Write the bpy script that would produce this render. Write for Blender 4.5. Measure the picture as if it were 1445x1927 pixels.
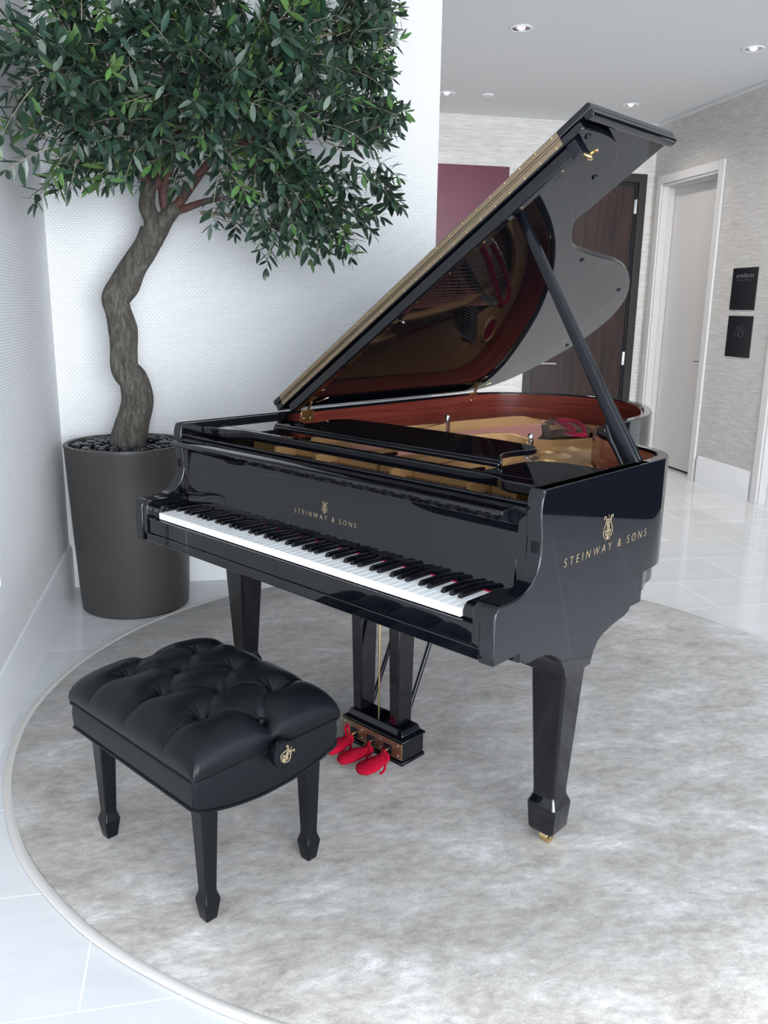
import bpy, bmesh, math, random
from mathutils import Vector, Matrix, noise
random.seed(7)
for o in list(bpy.data.objects): bpy.data.objects.remove(o, do_unlink=True)
sc = bpy.context.scene
COL = sc.collection
PI = math.pi

# ------------------------------------------------------------------ camera
F_PX, YAW, PITCH, ROLL = 1585.33, 0.213274, 0.2395308, 0.0152860
CAM = Vector((-0.179782, -2.183456, 1.396270))
fw = Vector((math.sin(YAW)*math.cos(PITCH), math.cos(YAW)*math.cos(PITCH), -math.sin(PITCH)))
rt = Vector((math.cos(YAW), -math.sin(YAW), 0))
up = rt.cross(fw)
r2 = math.cos(ROLL)*rt + math.sin(ROLL)*up
u2 = -math.sin(ROLL)*rt + math.cos(ROLL)*up
cd = bpy.data.cameras.new('camera'); cam = bpy.data.objects.new('camera', cd); COL.objects.link(cam)
cd.sensor_fit = 'VERTICAL'; cd.sensor_height = 24; cd.lens = 24*F_PX/1927
cd.clip_start = 0.05
cam.matrix_world = Matrix(((r2.x, u2.x, -fw.x, CAM.x), (r2.y, u2.y, -fw.y, CAM.y), (r2.z, u2.z, -fw.z, CAM.z), (0, 0, 0, 1)))
sc.camera = cam

# ------------------------------------------------------------------ world, light, exposure
EXPOSURE = 0.56
WIN_W = 600.0        # daylight through the window wall
SIDE_W = 45.0        # daylight through the side glass at the right
LEFT_W = 190.0       # daylight through the glass left of the camera
LAMP_W = 26.0        # each recessed ceiling light
SKY = 1.6
sc.view_settings.view_transform = 'Standard'; sc.view_settings.look = 'None'
sc.view_settings.gamma = 1; sc.view_settings.exposure = EXPOSURE
sc.view_settings.use_curve_mapping = False
W = bpy.data.worlds.new('world'); sc.world = W; W.use_nodes = True
wn = W.node_tree.nodes; wl = W.node_tree.links
bg = wn['Background']; bg.inputs[1].default_value = SKY
tc = wn.new('ShaderNodeTexCoord'); sx = wn.new('ShaderNodeSeparateXYZ'); cr = wn.new('ShaderNodeValToRGB')
wl.new(tc.outputs['Generated'], sx.inputs[0])
mr = wn.new('ShaderNodeMapRange'); mr.inputs[1].default_value = -1; mr.inputs[2].default_value = 1
wl.new(sx.outputs[2], mr.inputs[0]); wl.new(mr.outputs[0], cr.inputs[0]); wl.new(cr.outputs[0], bg.inputs[0])
cr.color_ramp.elements[0].position = 0.0; cr.color_ramp.elements[0].color = (0.05, 0.10, 0.16, 1)
cr.color_ramp.elements[1].position = 1.0; cr.color_ramp.elements[1].color = (0.45, 0.66, 1.0, 1)
for p_, c_ in ((0.495, (0.10, 0.17, 0.25, 1)), (0.505, (0.85, 0.93, 1.0, 1))):
    e = cr.color_ramp.elements.new(p_); e.color = c_

def area(name, loc, target, sx_, sy_, power, color):
    l = bpy.data.lights.new(name, 'AREA'); l.shape = 'RECTANGLE'; l.size = sx_; l.size_y = sy_
    l.energy = power; l.color = color
    o = bpy.data.objects.new(name, l); COL.objects.link(o); o.location = loc
    o.rotation_euler = (Vector(target)-Vector(loc)).to_track_quat('-Z', 'Y').to_euler()
    return o
area('window_daylight', (1.75, -7.12, 1.50), (1.75, 0, 1.50), 5.1, 2.7, WIN_W, (0.91, 0.955, 1.0))
area('side_daylight', (4.75, -4.5, 1.50), (0, -4.5, 1.50), 4.8, 2.7, SIDE_W, (0.90, 0.95, 1.0))

area('left_daylight', (-1.02, -4.1, 1.50), (2.0, -4.1, 1.50), 5.6, 2.7, LEFT_W, (0.86, 0.93, 1.0))

# ------------------------------------------------------------------ helpers
def link(o, parent=None):
    COL.objects.link(o)
    if parent is not None: o.parent = parent
    return o
def mesh_obj(name, bm, m, parent=None, smooth=35, bevel=0, seg=2):
    me = bpy.data.meshes.new(name)
    bmesh.ops.recalc_face_normals(bm, faces=bm.faces[:])
    bm.to_mesh(me); bm.free()
    me.materials.append(m)
    if smooth:
        me.shade_smooth()
        try: me.set_sharp_from_angle(angle=math.radians(smooth))
        except Exception: pass
    o = bpy.data.objects.new(name, me); link(o, parent)
    if bevel:
        b = o.modifiers.new('bevel', 'BEVEL'); b.width = bevel; b.segments = seg; b.limit_method = 'ANGLE'
        b.angle_limit = math.radians(40); b.harden_normals = False
    return o
def thing(name, label, cat, loc=(0, 0, 0), rz=0, group=None):
    o = bpy.data.objects.new(name, None); link(o); o.location = loc; o.rotation_euler = (0, 0, rz)
    o.empty_display_size = 0.1
    return tag(o, label, cat, group)
def tag(o, label, cat, group=None):
    o['label'] = label; o['category'] = cat
    if group: o['group'] = group
    return o
def struct(o):
    o['kind'] = 'structure'; return o
def lab(o, label):
    o['label'] = label; return o

def box(bm, x0, x1, y0, y1, z0, z1, M=None):
    vs = [bm.verts.new((x, y, z)) for x in (x0, x1) for y in (y0, y1) for z in (z0, z1)]
    if M is not None:
        for v in vs: v.co = M @ v.co
    for f in ((0, 1, 3, 2), (4, 6, 7, 5), (0, 4, 5, 1), (2, 3, 7, 6), (0, 2, 6, 4), (1, 5, 7, 3)):
        bm.faces.new([vs[i] for i in f])
    return bm
def nb(): return bmesh.new()
def bx(*a, **k): return box(nb(), *a, **k)
def prism(bm, pts, a, b, axis='z', M=None, hollow=None):
    """pts: 2-D polygon; extruded from a to b along axis. For x: pts are (y,z); y: (x,z); z: (x,y)"""
    def P(p, t):
        if axis == 'z': v = Vector((p[0], p[1], t))
        elif axis == 'x': v = Vector((t, p[0], p[1]))
        else: v = Vector((p[0], t, p[1]))
        return M @ v if M is not None else v
    A = [bm.verts.new(P(p, a)) for p in pts]; B = [bm.verts.new(P(p, b)) for p in pts]
    n = len(pts)
    bm.faces.new(A); bm.faces.new(B[::-1])
    for i in range(n): bm.faces.new((A[i], A[(i+1) % n], B[(i+1) % n], B[i]))
    return bm
def strip(bm, outer, inner, z0, z1, closed=False):
    """wall between two equal-length open paths in xy, from z0 to z1"""
    n = len(outer)
    V = [[bm.verts.new((p[0], p[1], z)) for p in pts] for pts in (outer, inner) for z in (z0, z1)]
    o0, o1, i0, i1 = V
    rng = range(n) if closed else range(n-1)
    for k in rng:
        j = (k+1) % n
        bm.faces.new((o0[k], o0[j], o1[j], o1[k])); bm.faces.new((i0[j], i0[k], i1[k], i1[j]))
        bm.faces.new((o1[k], o1[j], i1[j], i1[k])); bm.faces.new((o0[j], o0[k], i0[k], i0[j]))
    if not closed:
        for k in (0, n-1): bm.faces.new((o0[k], o1[k], i1[k], i0[k]))
    return bm
def loft(bm, rings, caps=True):
    R = [[bm.verts.new(p) for p in r] for r in rings]
    n = len(R[0])
    for a, b in zip(R, R[1:]):
        for i in range(n): bm.faces.new((a[i], a[(i+1) % n], b[(i+1) % n], b[i]))
    if caps: bm.faces.new(R[0][::-1]); bm.faces.new(R[-1])
    return bm
def tube(bm, pts, r, n=8, M=None, caps=True, flat=1.0, jitter=None):
    pts = [Vector(p) for p in pts]
    rr = r if hasattr(r, '__len__') else [r]*len(pts)
    rings = []; ref = None
    for i, p in enumerate(pts):
        t = (pts[min(i+1, len(pts)-1)]-pts[max(i-1, 0)])
        if t.length < 1e-9: t = Vector((0, 0, 1))
        t.normalize()
        if ref is None:
            ref = t.orthogonal().normalized()
        ref = (ref - t*ref.dot(t))
        if ref.length < 1e-6: ref = t.orthogonal()
        ref.normalize(); bi = t.cross(ref)
        ring = []
        for k in range(n):
            a = 2*PI*k/n
            q = rr[i]*(jitter(p, a, i) if jitter else 1)
            v = p + ref*math.cos(a)*q + bi*math.sin(a)*q*flat
            ring.append(M @ v if M is not None else v)
        rings.append(ring)
    return loft(bm, rings, caps)
def cyl(bm, p0, p1, r0, r1=None, n=16, M=None):
    return tube(bm, [p0, p1], [r0, r0 if r1 is None else r1], n, M)
def lathe(bm, prof, c=(0, 0, 0), n=32, caps=True, M=None):
    rings = []
    for r, z in prof:
        ring = [Vector((c[0]+r*math.cos(2*PI*k/n), c[1]+r*math.sin(2*PI*k/n), c[2]+z)) for k in range(n)]
        if M is not None: ring = [M @ v for v in ring]
        rings.append(ring)
    return loft(bm, rings, caps)
def catmull(pts, sub=6, closed=False):
    pts = [Vector(p) for p in pts]; out = []
    n = len(pts)
    for i in range(n if closed else n-1):
        if closed: p0, p1, p2, p3 = pts[i-1], pts[i], pts[(i+1) % n], pts[(i+2) % n]
        else: p0, p1, p2, p3 = pts[max(i-1, 0)], pts[i], pts[i+1], pts[min(i+2, n-1)]
        for s in range(sub):
            t = s/sub
            out.append(0.5*((2*p1)+(-p0+p2)*t+(2*p0-5*p1+4*p2-p3)*t*t+(-p0+3*p1-3*p2+p3)*t**3))
    if not closed: out.append(pts[-1])
    return out
def offset(path, d):
    """offset an open xy path to its left by d"""
    out = []
    for i, p in enumerate(path):
        a = path[max(i-1, 0)]; b = path[min(i+1, len(path)-1)]
        t = Vector((b[0]-a[0], b[1]-a[1])).normalized(); nrm = Vector((-t.y, t.x))
        out.append((p[0]+nrm.x*d, p[1]+nrm.y*d))
    return out

# ------------------------------------------------------------------ materials
def mat(name, col, rough=0.5, metal=0, spec=0.5, ior=1.5, coat=0, sheen=0):
    m = bpy.data.materials.new(name); m.use_nodes = True
    b = m.node_tree.nodes['Principled BSDF']
    b.inputs['Base Color'].default_value = (*col, 1); b.inputs['Roughness'].default_value = rough
    b.inputs['Metallic'].default_value = metal; b.inputs['Specular IOR Level'].default_value = spec
    b.inputs['IOR'].default_value = ior
    b.inputs['Coat Weight'].default_value = coat; b.inputs['Coat Roughness'].default_value = 0.05
    if sheen: b.inputs['Sheen Weight'].default_value = sheen
    return m
def nodes(m): return m.node_tree.nodes, m.node_tree.links, m.node_tree.nodes['Principled BSDF']
def coords(m, kind='Object', scale=(1, 1, 1), rot=(0, 0, 0), loc=(0, 0, 0)):
    n, l, b = nodes(m)
    t = n.new('ShaderNodeTexCoord'); mp = n.new('ShaderNodeMapping')
    mp.inputs['Scale'].default_value = scale; mp.inputs['Rotation'].default_value = rot; mp.inputs['Location'].default_value = loc
    l.new(t.outputs[kind], mp.inputs[0]); return mp.outputs[0]
def noise_n(m, vec, scale=5, detail=4, rough=0.5, dist=0):
    n, l, b = nodes(m); t = n.new('ShaderNodeTexNoise'); l.new(vec, t.inputs['Vector'])
    t.inputs['Scale'].default_value = scale; t.inputs['Detail'].default_value = detail
    t.inputs['Roughness'].default_value = rough; t.inputs['Distortion'].default_value = dist
    return t.outputs['Fac']
def ramp(m, fac, stops):
    n, l, b = nodes(m); r = n.new('ShaderNodeValToRGB'); l.new(fac, r.inputs[0])
    els = r.color_ramp.elements
    while len(els) > 1: els.remove(els[-1])
    els[0].position = stops[0][0]; els[0].color = (*stops[0][1], 1)
    for p, c in stops[1:]:
        e = els.new(p); e.color = (*c, 1)
    return r.outputs[0]
def mixc(m, fac, a, b_, mode='MIX'):
    n, l, b = nodes(m); x = n.new('ShaderNodeMix'); x.data_type = 'RGBA'; x.blend_type = mode
    if hasattr(fac, 'type'): l.new(fac, x.inputs[0])
    else: x.inputs[0].default_value = fac
    for s, v in ((x.inputs[6], a), (x.inputs[7], b_)):
        if hasattr(v, 'type'): l.new(v, s)
        else: s.default_value = (*v, 1)
    return x.outputs[2]
def bump(m, h, strength=0.2, dist=0.002, prev=None):
    n, l, b = nodes(m); x = n.new('ShaderNodeBump'); x.inputs['Strength'].default_value = strength
    x.inputs['Distance'].default_value = dist; l.new(h, x.inputs['Height'])
    if prev is not None: l.new(prev, x.inputs['Normal'])
    l.new(x.outputs[0], b.inputs['Normal']); return x.outputs[0]
def setc(m, s): nodes(m)[1].new(s, nodes(m)[2].inputs['Base Color'])

lacquer = mat('black_lacquer', (0.0025, 0.003, 0.005), 0.03, ior=1.55)
satin = mat('satin_black', (0.005, 0.006, 0.009), 0.20, spec=0.42)
benchwood = mat('bench_wood_black', (0.003, 0.004, 0.006), 0.24, spec=0.28)
brass = mat('brass', (0.66, 0.50, 0.26), 0.25, 1)
brassmatte = mat('brushed_brass', (0.36, 0.275, 0.185), 0.40, 1)
goldleaf = mat('gold_lettering', (0.36, 0.275, 0.165), 0.5, 0.3)
chrome = mat('chrome', (0.82, 0.82, 0.84), 0.12, 1)
steel = mat('steel_string', (0.62, 0.60, 0.58), 0.3, 1)
copper = mat('copper_string', (0.80, 0.38, 0.31), 0.5, 0.45)
ivory = mat('white_key', (0.86, 0.87, 0.88), 0.18)
ebony = mat('black_key', (0.004, 0.0045, 0.006), 0.10, spec=0.35)
felt = mat('red_felt', (0.42, 0.006, 0.045), 0.95)
velvet = mat('red_velvet', (0.30, 0.002, 0.018), 0.95, spec=0.15)
damperfelt = mat('damper_wood', (0.05, 0.045, 0.045), 0.6)
m = plate_m = mat('gold_plate', (0.58, 0.355, 0.165), 0.36, 0.35)
v = coords(m); bump(m, noise_n(m, v, 260, 2), 0.08, 0.001)
m = mahog = mat('mahogany', (0.25, 0.05, 0.025), 0.22, ior=1.5, coat=0.35)
v = coords(m, 'Object', (1.2, 1.2, 26)); g = noise_n(m, v, 1.6, 6, 0.62, 0.5)
v2 = coords(m, 'Object', (3, 3, 160)); g2 = noise_n(m, v2, 2, 3)
setc(m, mixc(m, 0.3, ramp(m, g, [(0.32, (0.075, 0.011, 0.009)), (0.5, (0.135, 0.024, 0.017)), (0.68, (0.22, 0.050, 0.032))]), ramp(m, g2, [(0.35, (0.085, 0.013, 0.011)), (0.65, (0.21, 0.048, 0.032))])))
m = spruce = mat('spruce_soundboard', (0.30, 0.17, 0.08), 0.35)
v = coords(m, 'Object', (60, 2, 2), (0, 0, -0.6)); setc(m, ramp(m, noise_n(m, v, 2, 3), [(0.3, (0.22, 0.12, 0.055)), (0.7, (0.34, 0.20, 0.10))]))

# woven basket wallpaper (back and left walls)
def wallpaper(name, plane, a, b_, gap):
    m = mat(name, a, 0.75)
    n, l, b = nodes(m)
    geo = n.new('ShaderNodeNewGeometry'); s = n.new('ShaderNodeSeparateXYZ'); c = n.new('ShaderNodeCombineXYZ')
    l.new(geo.outputs['Position'], s.inputs[0])
    l.new(s.outputs[0 if plane == 'xz' else 1], c.inputs[0]); l.new(s.outputs[2], c.inputs[1])
    br = n.new('ShaderNodeTexBrick'); l.new(c.outputs[0], br.inputs['Vector'])
    br.inputs['Scale'].default_value = 1; br.inputs['Brick Width'].default_value = 0.0190
    br.inputs['Row Height'].default_value = 0.0105; br.inputs['Mortar Size'].default_value = 0.0018
    br.inputs['Mortar Smooth'].default_value = 1.0; br.inputs['Bias'].default_value = -0.2
    br.offset = 0.5
    br.inputs['Color1'].default_value = (*a, 1); br.inputs['Color2'].default_value = (*b_, 1); br.inputs['Mortar'].default_value = (*gap, 1)
    l.new(br.outputs['Color'], b.inputs['Base Color'])
    inv = n.new('ShaderNodeMath'); inv.operation = 'SUBTRACT'; inv.inputs[0].default_value = 1; l.new(br.outputs['Fac'], inv.inputs[1])
    bump(m, inv.outputs[0], 0.5, 0.0012)
    return m
paper_back = wallpaper('basket_weave_wallpaper', 'xz', (0.85, 0.855, 0.86), (0.80, 0.81, 0.82), (0.56, 0.57, 0.59))
paper_left = wallpaper('basket_weave_wallpaper_side', 'yz', (0.86, 0.86, 0.87), (0.80, 0.81, 0.82), (0.54, 0.55, 0.57))
# grasscloth for far and right wall
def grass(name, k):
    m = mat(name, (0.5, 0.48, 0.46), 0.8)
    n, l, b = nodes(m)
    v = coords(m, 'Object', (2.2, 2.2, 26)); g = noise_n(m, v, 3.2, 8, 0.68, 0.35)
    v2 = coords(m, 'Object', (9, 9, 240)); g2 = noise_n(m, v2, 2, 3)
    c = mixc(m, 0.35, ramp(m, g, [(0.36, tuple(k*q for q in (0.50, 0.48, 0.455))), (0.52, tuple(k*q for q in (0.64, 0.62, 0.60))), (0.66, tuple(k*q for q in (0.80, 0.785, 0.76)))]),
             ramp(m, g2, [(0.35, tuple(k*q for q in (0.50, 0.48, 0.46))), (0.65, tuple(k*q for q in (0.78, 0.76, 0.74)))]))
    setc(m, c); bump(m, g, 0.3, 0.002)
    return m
grass_far = grass('grasscloth_far', 1.0); grass_right_shaded = grass('grasscloth_right_shaded', 0.82)  # right copy is darkened: that wall's shade is put into its colour
casingm = mat('door_casing_paint', (0.66, 0.65, 0.645), 0.4)
trimwhite = mat('white_trim_paint', (0.80, 0.81, 0.83), 0.35)
doorwhite = mat('white_door_paint', (0.66, 0.645, 0.63), 0.4)
ceilm = mat('ceiling_paint', (0.72, 0.73, 0.73), 0.85)
m = tile = mat('porcelain_tile', (0.78, 0.79, 0.80), 0.07, spec=0.5)
n, l, b = nodes(m)
v = coords(m, 'Object')
br = n.new('ShaderNodeTexBrick'); mp = n.new('ShaderNodeMapping'); mp.inputs['Location'].default_value = (-0.305+0.387, -0.098, 0)
tcn = n.new('ShaderNodeTexCoord'); l.new(tcn.outputs['Object'], mp.inputs[0]); l.new(mp.outputs[0], br.inputs['Vector'])
br.inputs['Scale'].default_value = 1; br.inputs['Brick Width'].default_value = 0.774; br.inputs['Row Height'].default_value = 0.386
br.inputs['Mortar Size'].default_value = 0.0018; br.inputs['Mortar Smooth'].default_value = 0.1; br.offset = 0.5; br.inputs['Bias'].default_value = 0
br.inputs['Color1'].default_value = (0.76, 0.77, 0.785, 1); br.inputs['Color2'].default_value = (0.71, 0.72, 0.73, 1); br.inputs['Mortar'].default_value = (0.93, 0.93, 0.94, 1)
vein = noise_n(m, coords(m, 'Object', (1.0, 5, 1), (0, 0, 0.25)), 2.2, 6, 0.6, 0.6)
setc(m, mixc(m, 1.0, br.outputs['Color'], ramp(m, vein, [(0.35, (0.93, 0.93, 0.93)), (0.65, (1, 1, 1))]), 'MULTIPLY'))
rr_ = n.new('ShaderNodeMapRange'); l.new(br.outputs['Fac'], rr_.inputs[0]); rr_.inputs[3].default_value = 0.07; rr_.inputs[4].default_value = 0.6
l.new(rr_.outputs[0], b.inputs['Roughness'])
m = rugm = mat('viscose_pile', (0.55, 0.53, 0.51), 0.85, spec=0.25, sheen=0.35)
v = coords(m, 'Object', (1, 1.9, 1), (0, 0, 0.05)); g = noise_n(m, v, 3.6, 12, 0.74, 0.4)
v3 = coords(m, 'Object', (1, 1.8, 1)); g3 = noise_n(m, v3, 26, 4, 0.7, 0.3)
vb = coords(m, 'Object', (1, 1, 1)); gb = noise_n(m, vb, 1.1, 3, 0.5)
vf = coords(m, 'Object', (1, 1.3, 1)); gf = noise_n(m, vf, 260, 2, 0.6)
c1 = ramp(m, g, [(0.33, (0.27, 0.245, 0.22)), (0.44, (0.385, 0.36, 0.33)), (0.55, (0.465, 0.445, 0.42)), (0.67, (0.65, 0.645, 0.655))])
c2 = ramp(m, g3, [(0.3, (0.70, 0.70, 0.70)), (0.7, (1.12, 1.12, 1.12))])
c3 = ramp(m, gf, [(0.3, (0.84, 0.84, 0.84)), (0.7, (1.10, 1.10, 1.10))])
c4 = ramp(m, gb, [(0.3, (0.92, 0.91, 0.90)), (0.7, (1.06, 1.06, 1.07))])
c12 = mixc(m, 1, c1, c2, 'MULTIPLY'); c123 = mixc(m, 1, c12, c3, 'MULTIPLY'); setc(m, mixc(m, 1, c123, c4, 'MULTIPLY'))
bn = bump(m, gf, 0.22, 0.0015); bump(m, g3, 0.2, 0.004, bn)
bindm = mat('rug_binding', (0.62, 0.59, 0.56), 0.85)
m = leather = mat('black_leather', (0.004, 0.005, 0.007), 0.36, spec=0.22)
bump(m, noise_n(m, coords(m), 420, 3), 0.10, 0.0006)
m = potm = mat('planter_resin', (0.045, 0.042, 0.039), 0.45)
bump(m, noise_n(m, coords(m), 120, 3), 0.05, 0.0008)
pebblem = mat('polished_pebble', (0.012, 0.014, 0.018), 0.22)
m = bark = mat('olive_bark', (0.12, 0.105, 0.085), 0.85)
v = coords(m, 'Object', (1, 1, 0.28)); g = noise_n(m, v, 60, 7, 0.7, 0.4)
setc(m, ramp(m, g, [(0.32, (0.034, 0.030, 0.026)), (0.5, (0.080, 0.072, 0.061)), (0.7, (0.18, 0.168, 0.145))])); bump(m, g, 0.9, 0.008)
m = redbark = mat('brown_branch_bark', (0.10, 0.045, 0.035), 0.7)
v = coords(m, 'Object', (1, 1, 0.5)); g = noise_n(m, v, 50, 5)
setc(m, ramp(m, g, [(0.3, (0.055, 0.024, 0.020)), (0.7, (0.15, 0.070, 0.055))])); bump(m, g, 0.4, 0.004)
twigm = mat('pale_twig', (0.26, 0.215, 0.155), 0.75)
m = leafm = mat('olive_leaf', (0.02, 0.07, 0.03), 0.38, spec=0.5)
n, l, b = nodes(m); at = n.new('ShaderNodeVertexColor'); at.layer_name = 'tint'; l.new(at.outputs[0], b.inputs['Base Color'])
maroon = mat('maroon_panel', (0.105, 0.020, 0.040), 0.30)
m = darkwood = mat('dark_wood_door', (0.02, 0.012, 0.011), 0.32)
v = coords(m, 'Object', (14, 14, 0.9)); setc(m, ramp(m, noise_n(m, v, 3, 5), [(0.3, (0.012, 0.007, 0.007)), (0.7, (0.040, 0.021, 0.019))]))
darkframe = mat('dark_frame', (0.022, 0.018, 0.018), 0.4)
seal = mat('door_seal', (0.004, 0.006, 0.011), 0.3)
signm = mat('black_sign_plate', (0.004, 0.005, 0.009), 0.25)
signtext = mat('grey_sign_print', (0.16, 0.16, 0.17), 0.6)
signfaint = mat('faint_sign_print', (0.05, 0.05, 0.055), 0.6)
whiteplastic = mat('white_plastic', (0.80, 0.81, 0.83), 0.35)
slotm = mat('vent_slot_dark', (0.015, 0.016, 0.018), 0.6)
lensm = mat('lamp_lens', (0.85, 0.85, 0.84), 0.3)
lensm.node_tree.nodes['Principled BSDF'].inputs['Emission Color'].default_value = (1, .97, .93, 1); lensm.node_tree.nodes['Principled BSDF'].inputs['Emission Strength'].default_value = 1.6
reflector = mat('lamp_reflector', (0.75, 0.75, 0.76), 0.25, 1)
walnutwall = mat('dark_wall_panel', (0.008, 0.011, 0.020), 0.3)
frameal = mat('window_frame_metal', (0.35, 0.36, 0.38), 0.4, 0.6)
m = glassm = bpy.data.materials.new('window_glass'); m.use_nodes = True
n = m.node_tree.nodes; l = m.node_tree.links; n.remove(n['Principled BSDF'])
tr = n.new('ShaderNodeBsdfTransparent'); gl = n.new('ShaderNodeBsdfGlossy'); gl.inputs['Roughness'].default_value = 0
fr = n.new('ShaderNodeFresnel'); fr.inputs[0].default_value = 1.3; mx = n.new('ShaderNodeMixShader')
l.new(fr.outputs[0], mx.inputs[0]); l.new(tr.outputs[0], mx.inputs[1]); l.new(gl.outputs[0], mx.inputs[2]); l.new(mx.outputs[0], n['Material Output'].inputs[0])

# ------------------------------------------------------------------ room shell (metres; x right, y away, z up)
XL, XR, YB, YF, YW, H = -0.855, 3.855, 2.09, 5.193, -7.0, 2.976
YR0 = 1.75            # the right wall steps back to XD in front of this
XD = 4.53
bm = bx(XL-0.2, XD+0.4, YW-0.2, YF+0.2, -0.12, 0.0); struct(mesh_obj('floor', bm, tile, smooth=0))
# ceiling with the air-slot cut out near the right wall (built as strips)
bm = nb()
SX0, SX1, SY0, SY1 = 3.742, 3.802, 0.6, 5.11
box(bm, XL-0.2, SX0, YW-0.2, YF+0.2, H, H+0.12); box(bm, SX1, XD+0.4, YW-0.2, YF+0.2, H, H+0.12)
box(bm, SX0, SX1, YW-0.2, SY0, H, H+0.12); box(bm, SX0, SX1, SY1, YF+0.2, H, H+0.12); box(bm, SX0, SX1, SY0, SY1, H+0.06, H+0.12)
struct(mesh_obj('ceiling', bm, ceilm, smooth=0))
struct(mesh_obj('wall_left', bx(XL-0.15, XL, -1.2, YB, 0, H), paper_left, smooth=0))
struct(mesh_obj('wall_back', bx(XL-0.15, 0.99, YB, YF+0.15, 0, H), paper_back, smooth=0))
# far wall with the dark door opening
DX0, DX1, DZ = 2.70, 3.775, 2.575
bm = nb(); box(bm, 0.99, DX0, YF, YF+0.15, 0, H); box(bm, DX1, XR+0.15, YF, YF+0.15, 0, H); box(bm, DX0, DX1, YF, YF+0.15, DZ, H)
struct(mesh_obj('wall_far', bm, grass_far, smooth=0))
# right wall: two door openings
D2 = (4.17, 5.03, 2.475)      # y0, y1, top
D3 = (2.30, 3.245, 2.475)
bm = nb()
box(bm, XR, XR+0.22, D2[1], YF, 0, H); box(bm, XR, XR+0.22, D3[1], D2[0], 0, H); box(bm, XR, XR+0.22, YR0, D3[0], 0, H)
box(bm, XR, XR+0.22, D2[0], D2[1], D2[2], H); box(bm, XR, XR+0.22, D3[0], D3[1], D3[2], H)
struct(mesh_obj('wall_right', bm, grass_right_shaded, smooth=0))
struct(mesh_obj('wall_right_recess', bx(XR+0.22, XD+0.15, YR0, YR0+0.15, 0, H), grass_right_shaded, smooth=0))
struct(mesh_obj('wall_right_panelled', bx(XD, XD+0.15, -2.0, YR0, 0, H), walnutwall, smooth=0))
bm = nb(); box(bm, XD, XD+0.15, YW, -2.0, H-0.14, H)
struct(mesh_obj('wall_right_header', bm, ceilm, smooth=0))
# window walls behind the camera: frames and panes
def window(name, x0, x1, y0, y1, along):
    fr_ = nb(); n_ = 4 if along == 'x' else 2
    L0, L1 = (x0, x1) if along == 'x' else (y0, y1)
    for k in range(n_+1):
        t = L0+(L1-L0)*k/n_
        a0 = min(max(t-0.03, L0), L1-0.06)
        if along == 'x': box(fr_, a0, a0+0.06, y0, y0+0.08, 0, H)
        else: box(fr_, x0, x0+0.08, a0, a0+0.06, 0, H)
    for z0, z1 in ((0.0, 0.10), (H-0.10, H)):
        if along == 'x': box(fr_, x0, x1, y0+0.005, y0+0.075, z0, z1)
        else: box(fr_, x0+0.005, x0+0.075, y0, y1, z0, z1)
    f = struct(mesh_obj(name, fr_, frameal, smooth=0))
    g = bx(x0, x1, y0+0.03, y0+0.042, 0.1, H-0.1) if along == 'x' else bx(x0+0.03, x0+0.042, y0, y1, 0.1, H-0.1)
    mesh_obj('pane', g, glassm, f, smooth=0)
window('window_1', XL, XD, YW-0.09, YW-0.01, 'x')
window('window_2', XD, XD+0.09, YW, -2.0, 'y')
window('window_3', XL-0.09, XL-0.01, YW, -1.2, 'y')

# baseboards with a stepped top moulding: profile (depth, z)
BB = [(0, 0), (0.016, 0), (0.016, 0.185), (0.012, 0.192), (0.012, 0.203), (0.006, 0.218), (0, 0.222)]
def baseboard(name, axis, a0, a1, face, sgn):
    # axis 'y': runs along y at x=face, sticking out by sgn ; axis 'x': runs along x at y=face
    pts = [(face+sgn*d, z) for d, z in BB]
    bm = nb()
    if axis == 'y': prism(bm, pts, a0, a1, 'y')
    else: prism(bm, pts, a0, a1, 'x')
    return struct(mesh_obj(name, bm, trimwhite, smooth=30))
baseboard('baseboard_left', 'y', -1.2, YB, XL, 1)
baseboard('baseboard_back', 'x', XL+0.016, 0.99, YB, -1)
baseboard('baseboard_far', 'x', 0.99, DX0-0.09, YF, -1)
baseboard('baseboard_right', 'y', D3[1]+0.115, D2[0]-0.11, XR, -1)

# door 1: dark wooden door in the far wall
d1 = thing('door_1', 'x', 'y'); del d1['label']; del d1['category']; struct(d1); d1.location = (3.22, YF, 0)
def loc_child(o, root):  # geometry was made in world space; keep it there under the root
    o.matrix_parent_inverse = Matrix.Translation(-root.location); return o
bm = nb()
box(bm, DX0-0.0, DX0+0.072, YF-0.022, YF+0.10, 0, DZ); box(bm, DX1-0.072, DX1, YF-0.022, YF+0.10, 0, DZ); box(bm, DX0+0.072, DX1-0.072, YF-0.022, YF+0.10, DZ-0.072, DZ)
loc_child(mesh_obj('door_frame', bm, darkframe, d1, bevel=0.003), d1)
bm = nb(); box(bm, DX0+0.072, DX0+0.087, YF-0.005, YF+0.05, 0, DZ-0.072); box(bm, DX1-0.098, DX1-0.072, YF+0.0, YF+0.05, 0, DZ-0.072); box(bm, DX0+0.087, DX1-0.098, YF+0.0, YF+0.05, DZ-0.098, DZ-0.072)
loc_child(mesh_obj('door_seal', bm, seal, d1), d1)
loc_child(mesh_obj('door_panel', bx(DX0+0.088, DX1-0.099, YF+0.004, YF+0.05, 0.01, DZ-0.10), darkwood, d1, bevel=0.002), d1)
for z in (2.30, 0.955, 0.25):
    bm = nb(); cyl(bm, (3.694, YF-0.006, z-0.062), (3.694, YF-0.006, z+0.062), 0.0085, n=10)
    box(bm, 3.676, 3.694, YF-0.001, YF+0.004, z-0.06, z+0.06)
    loc_child(mesh_obj('hinge', bm, chrome, d1), d1)
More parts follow.
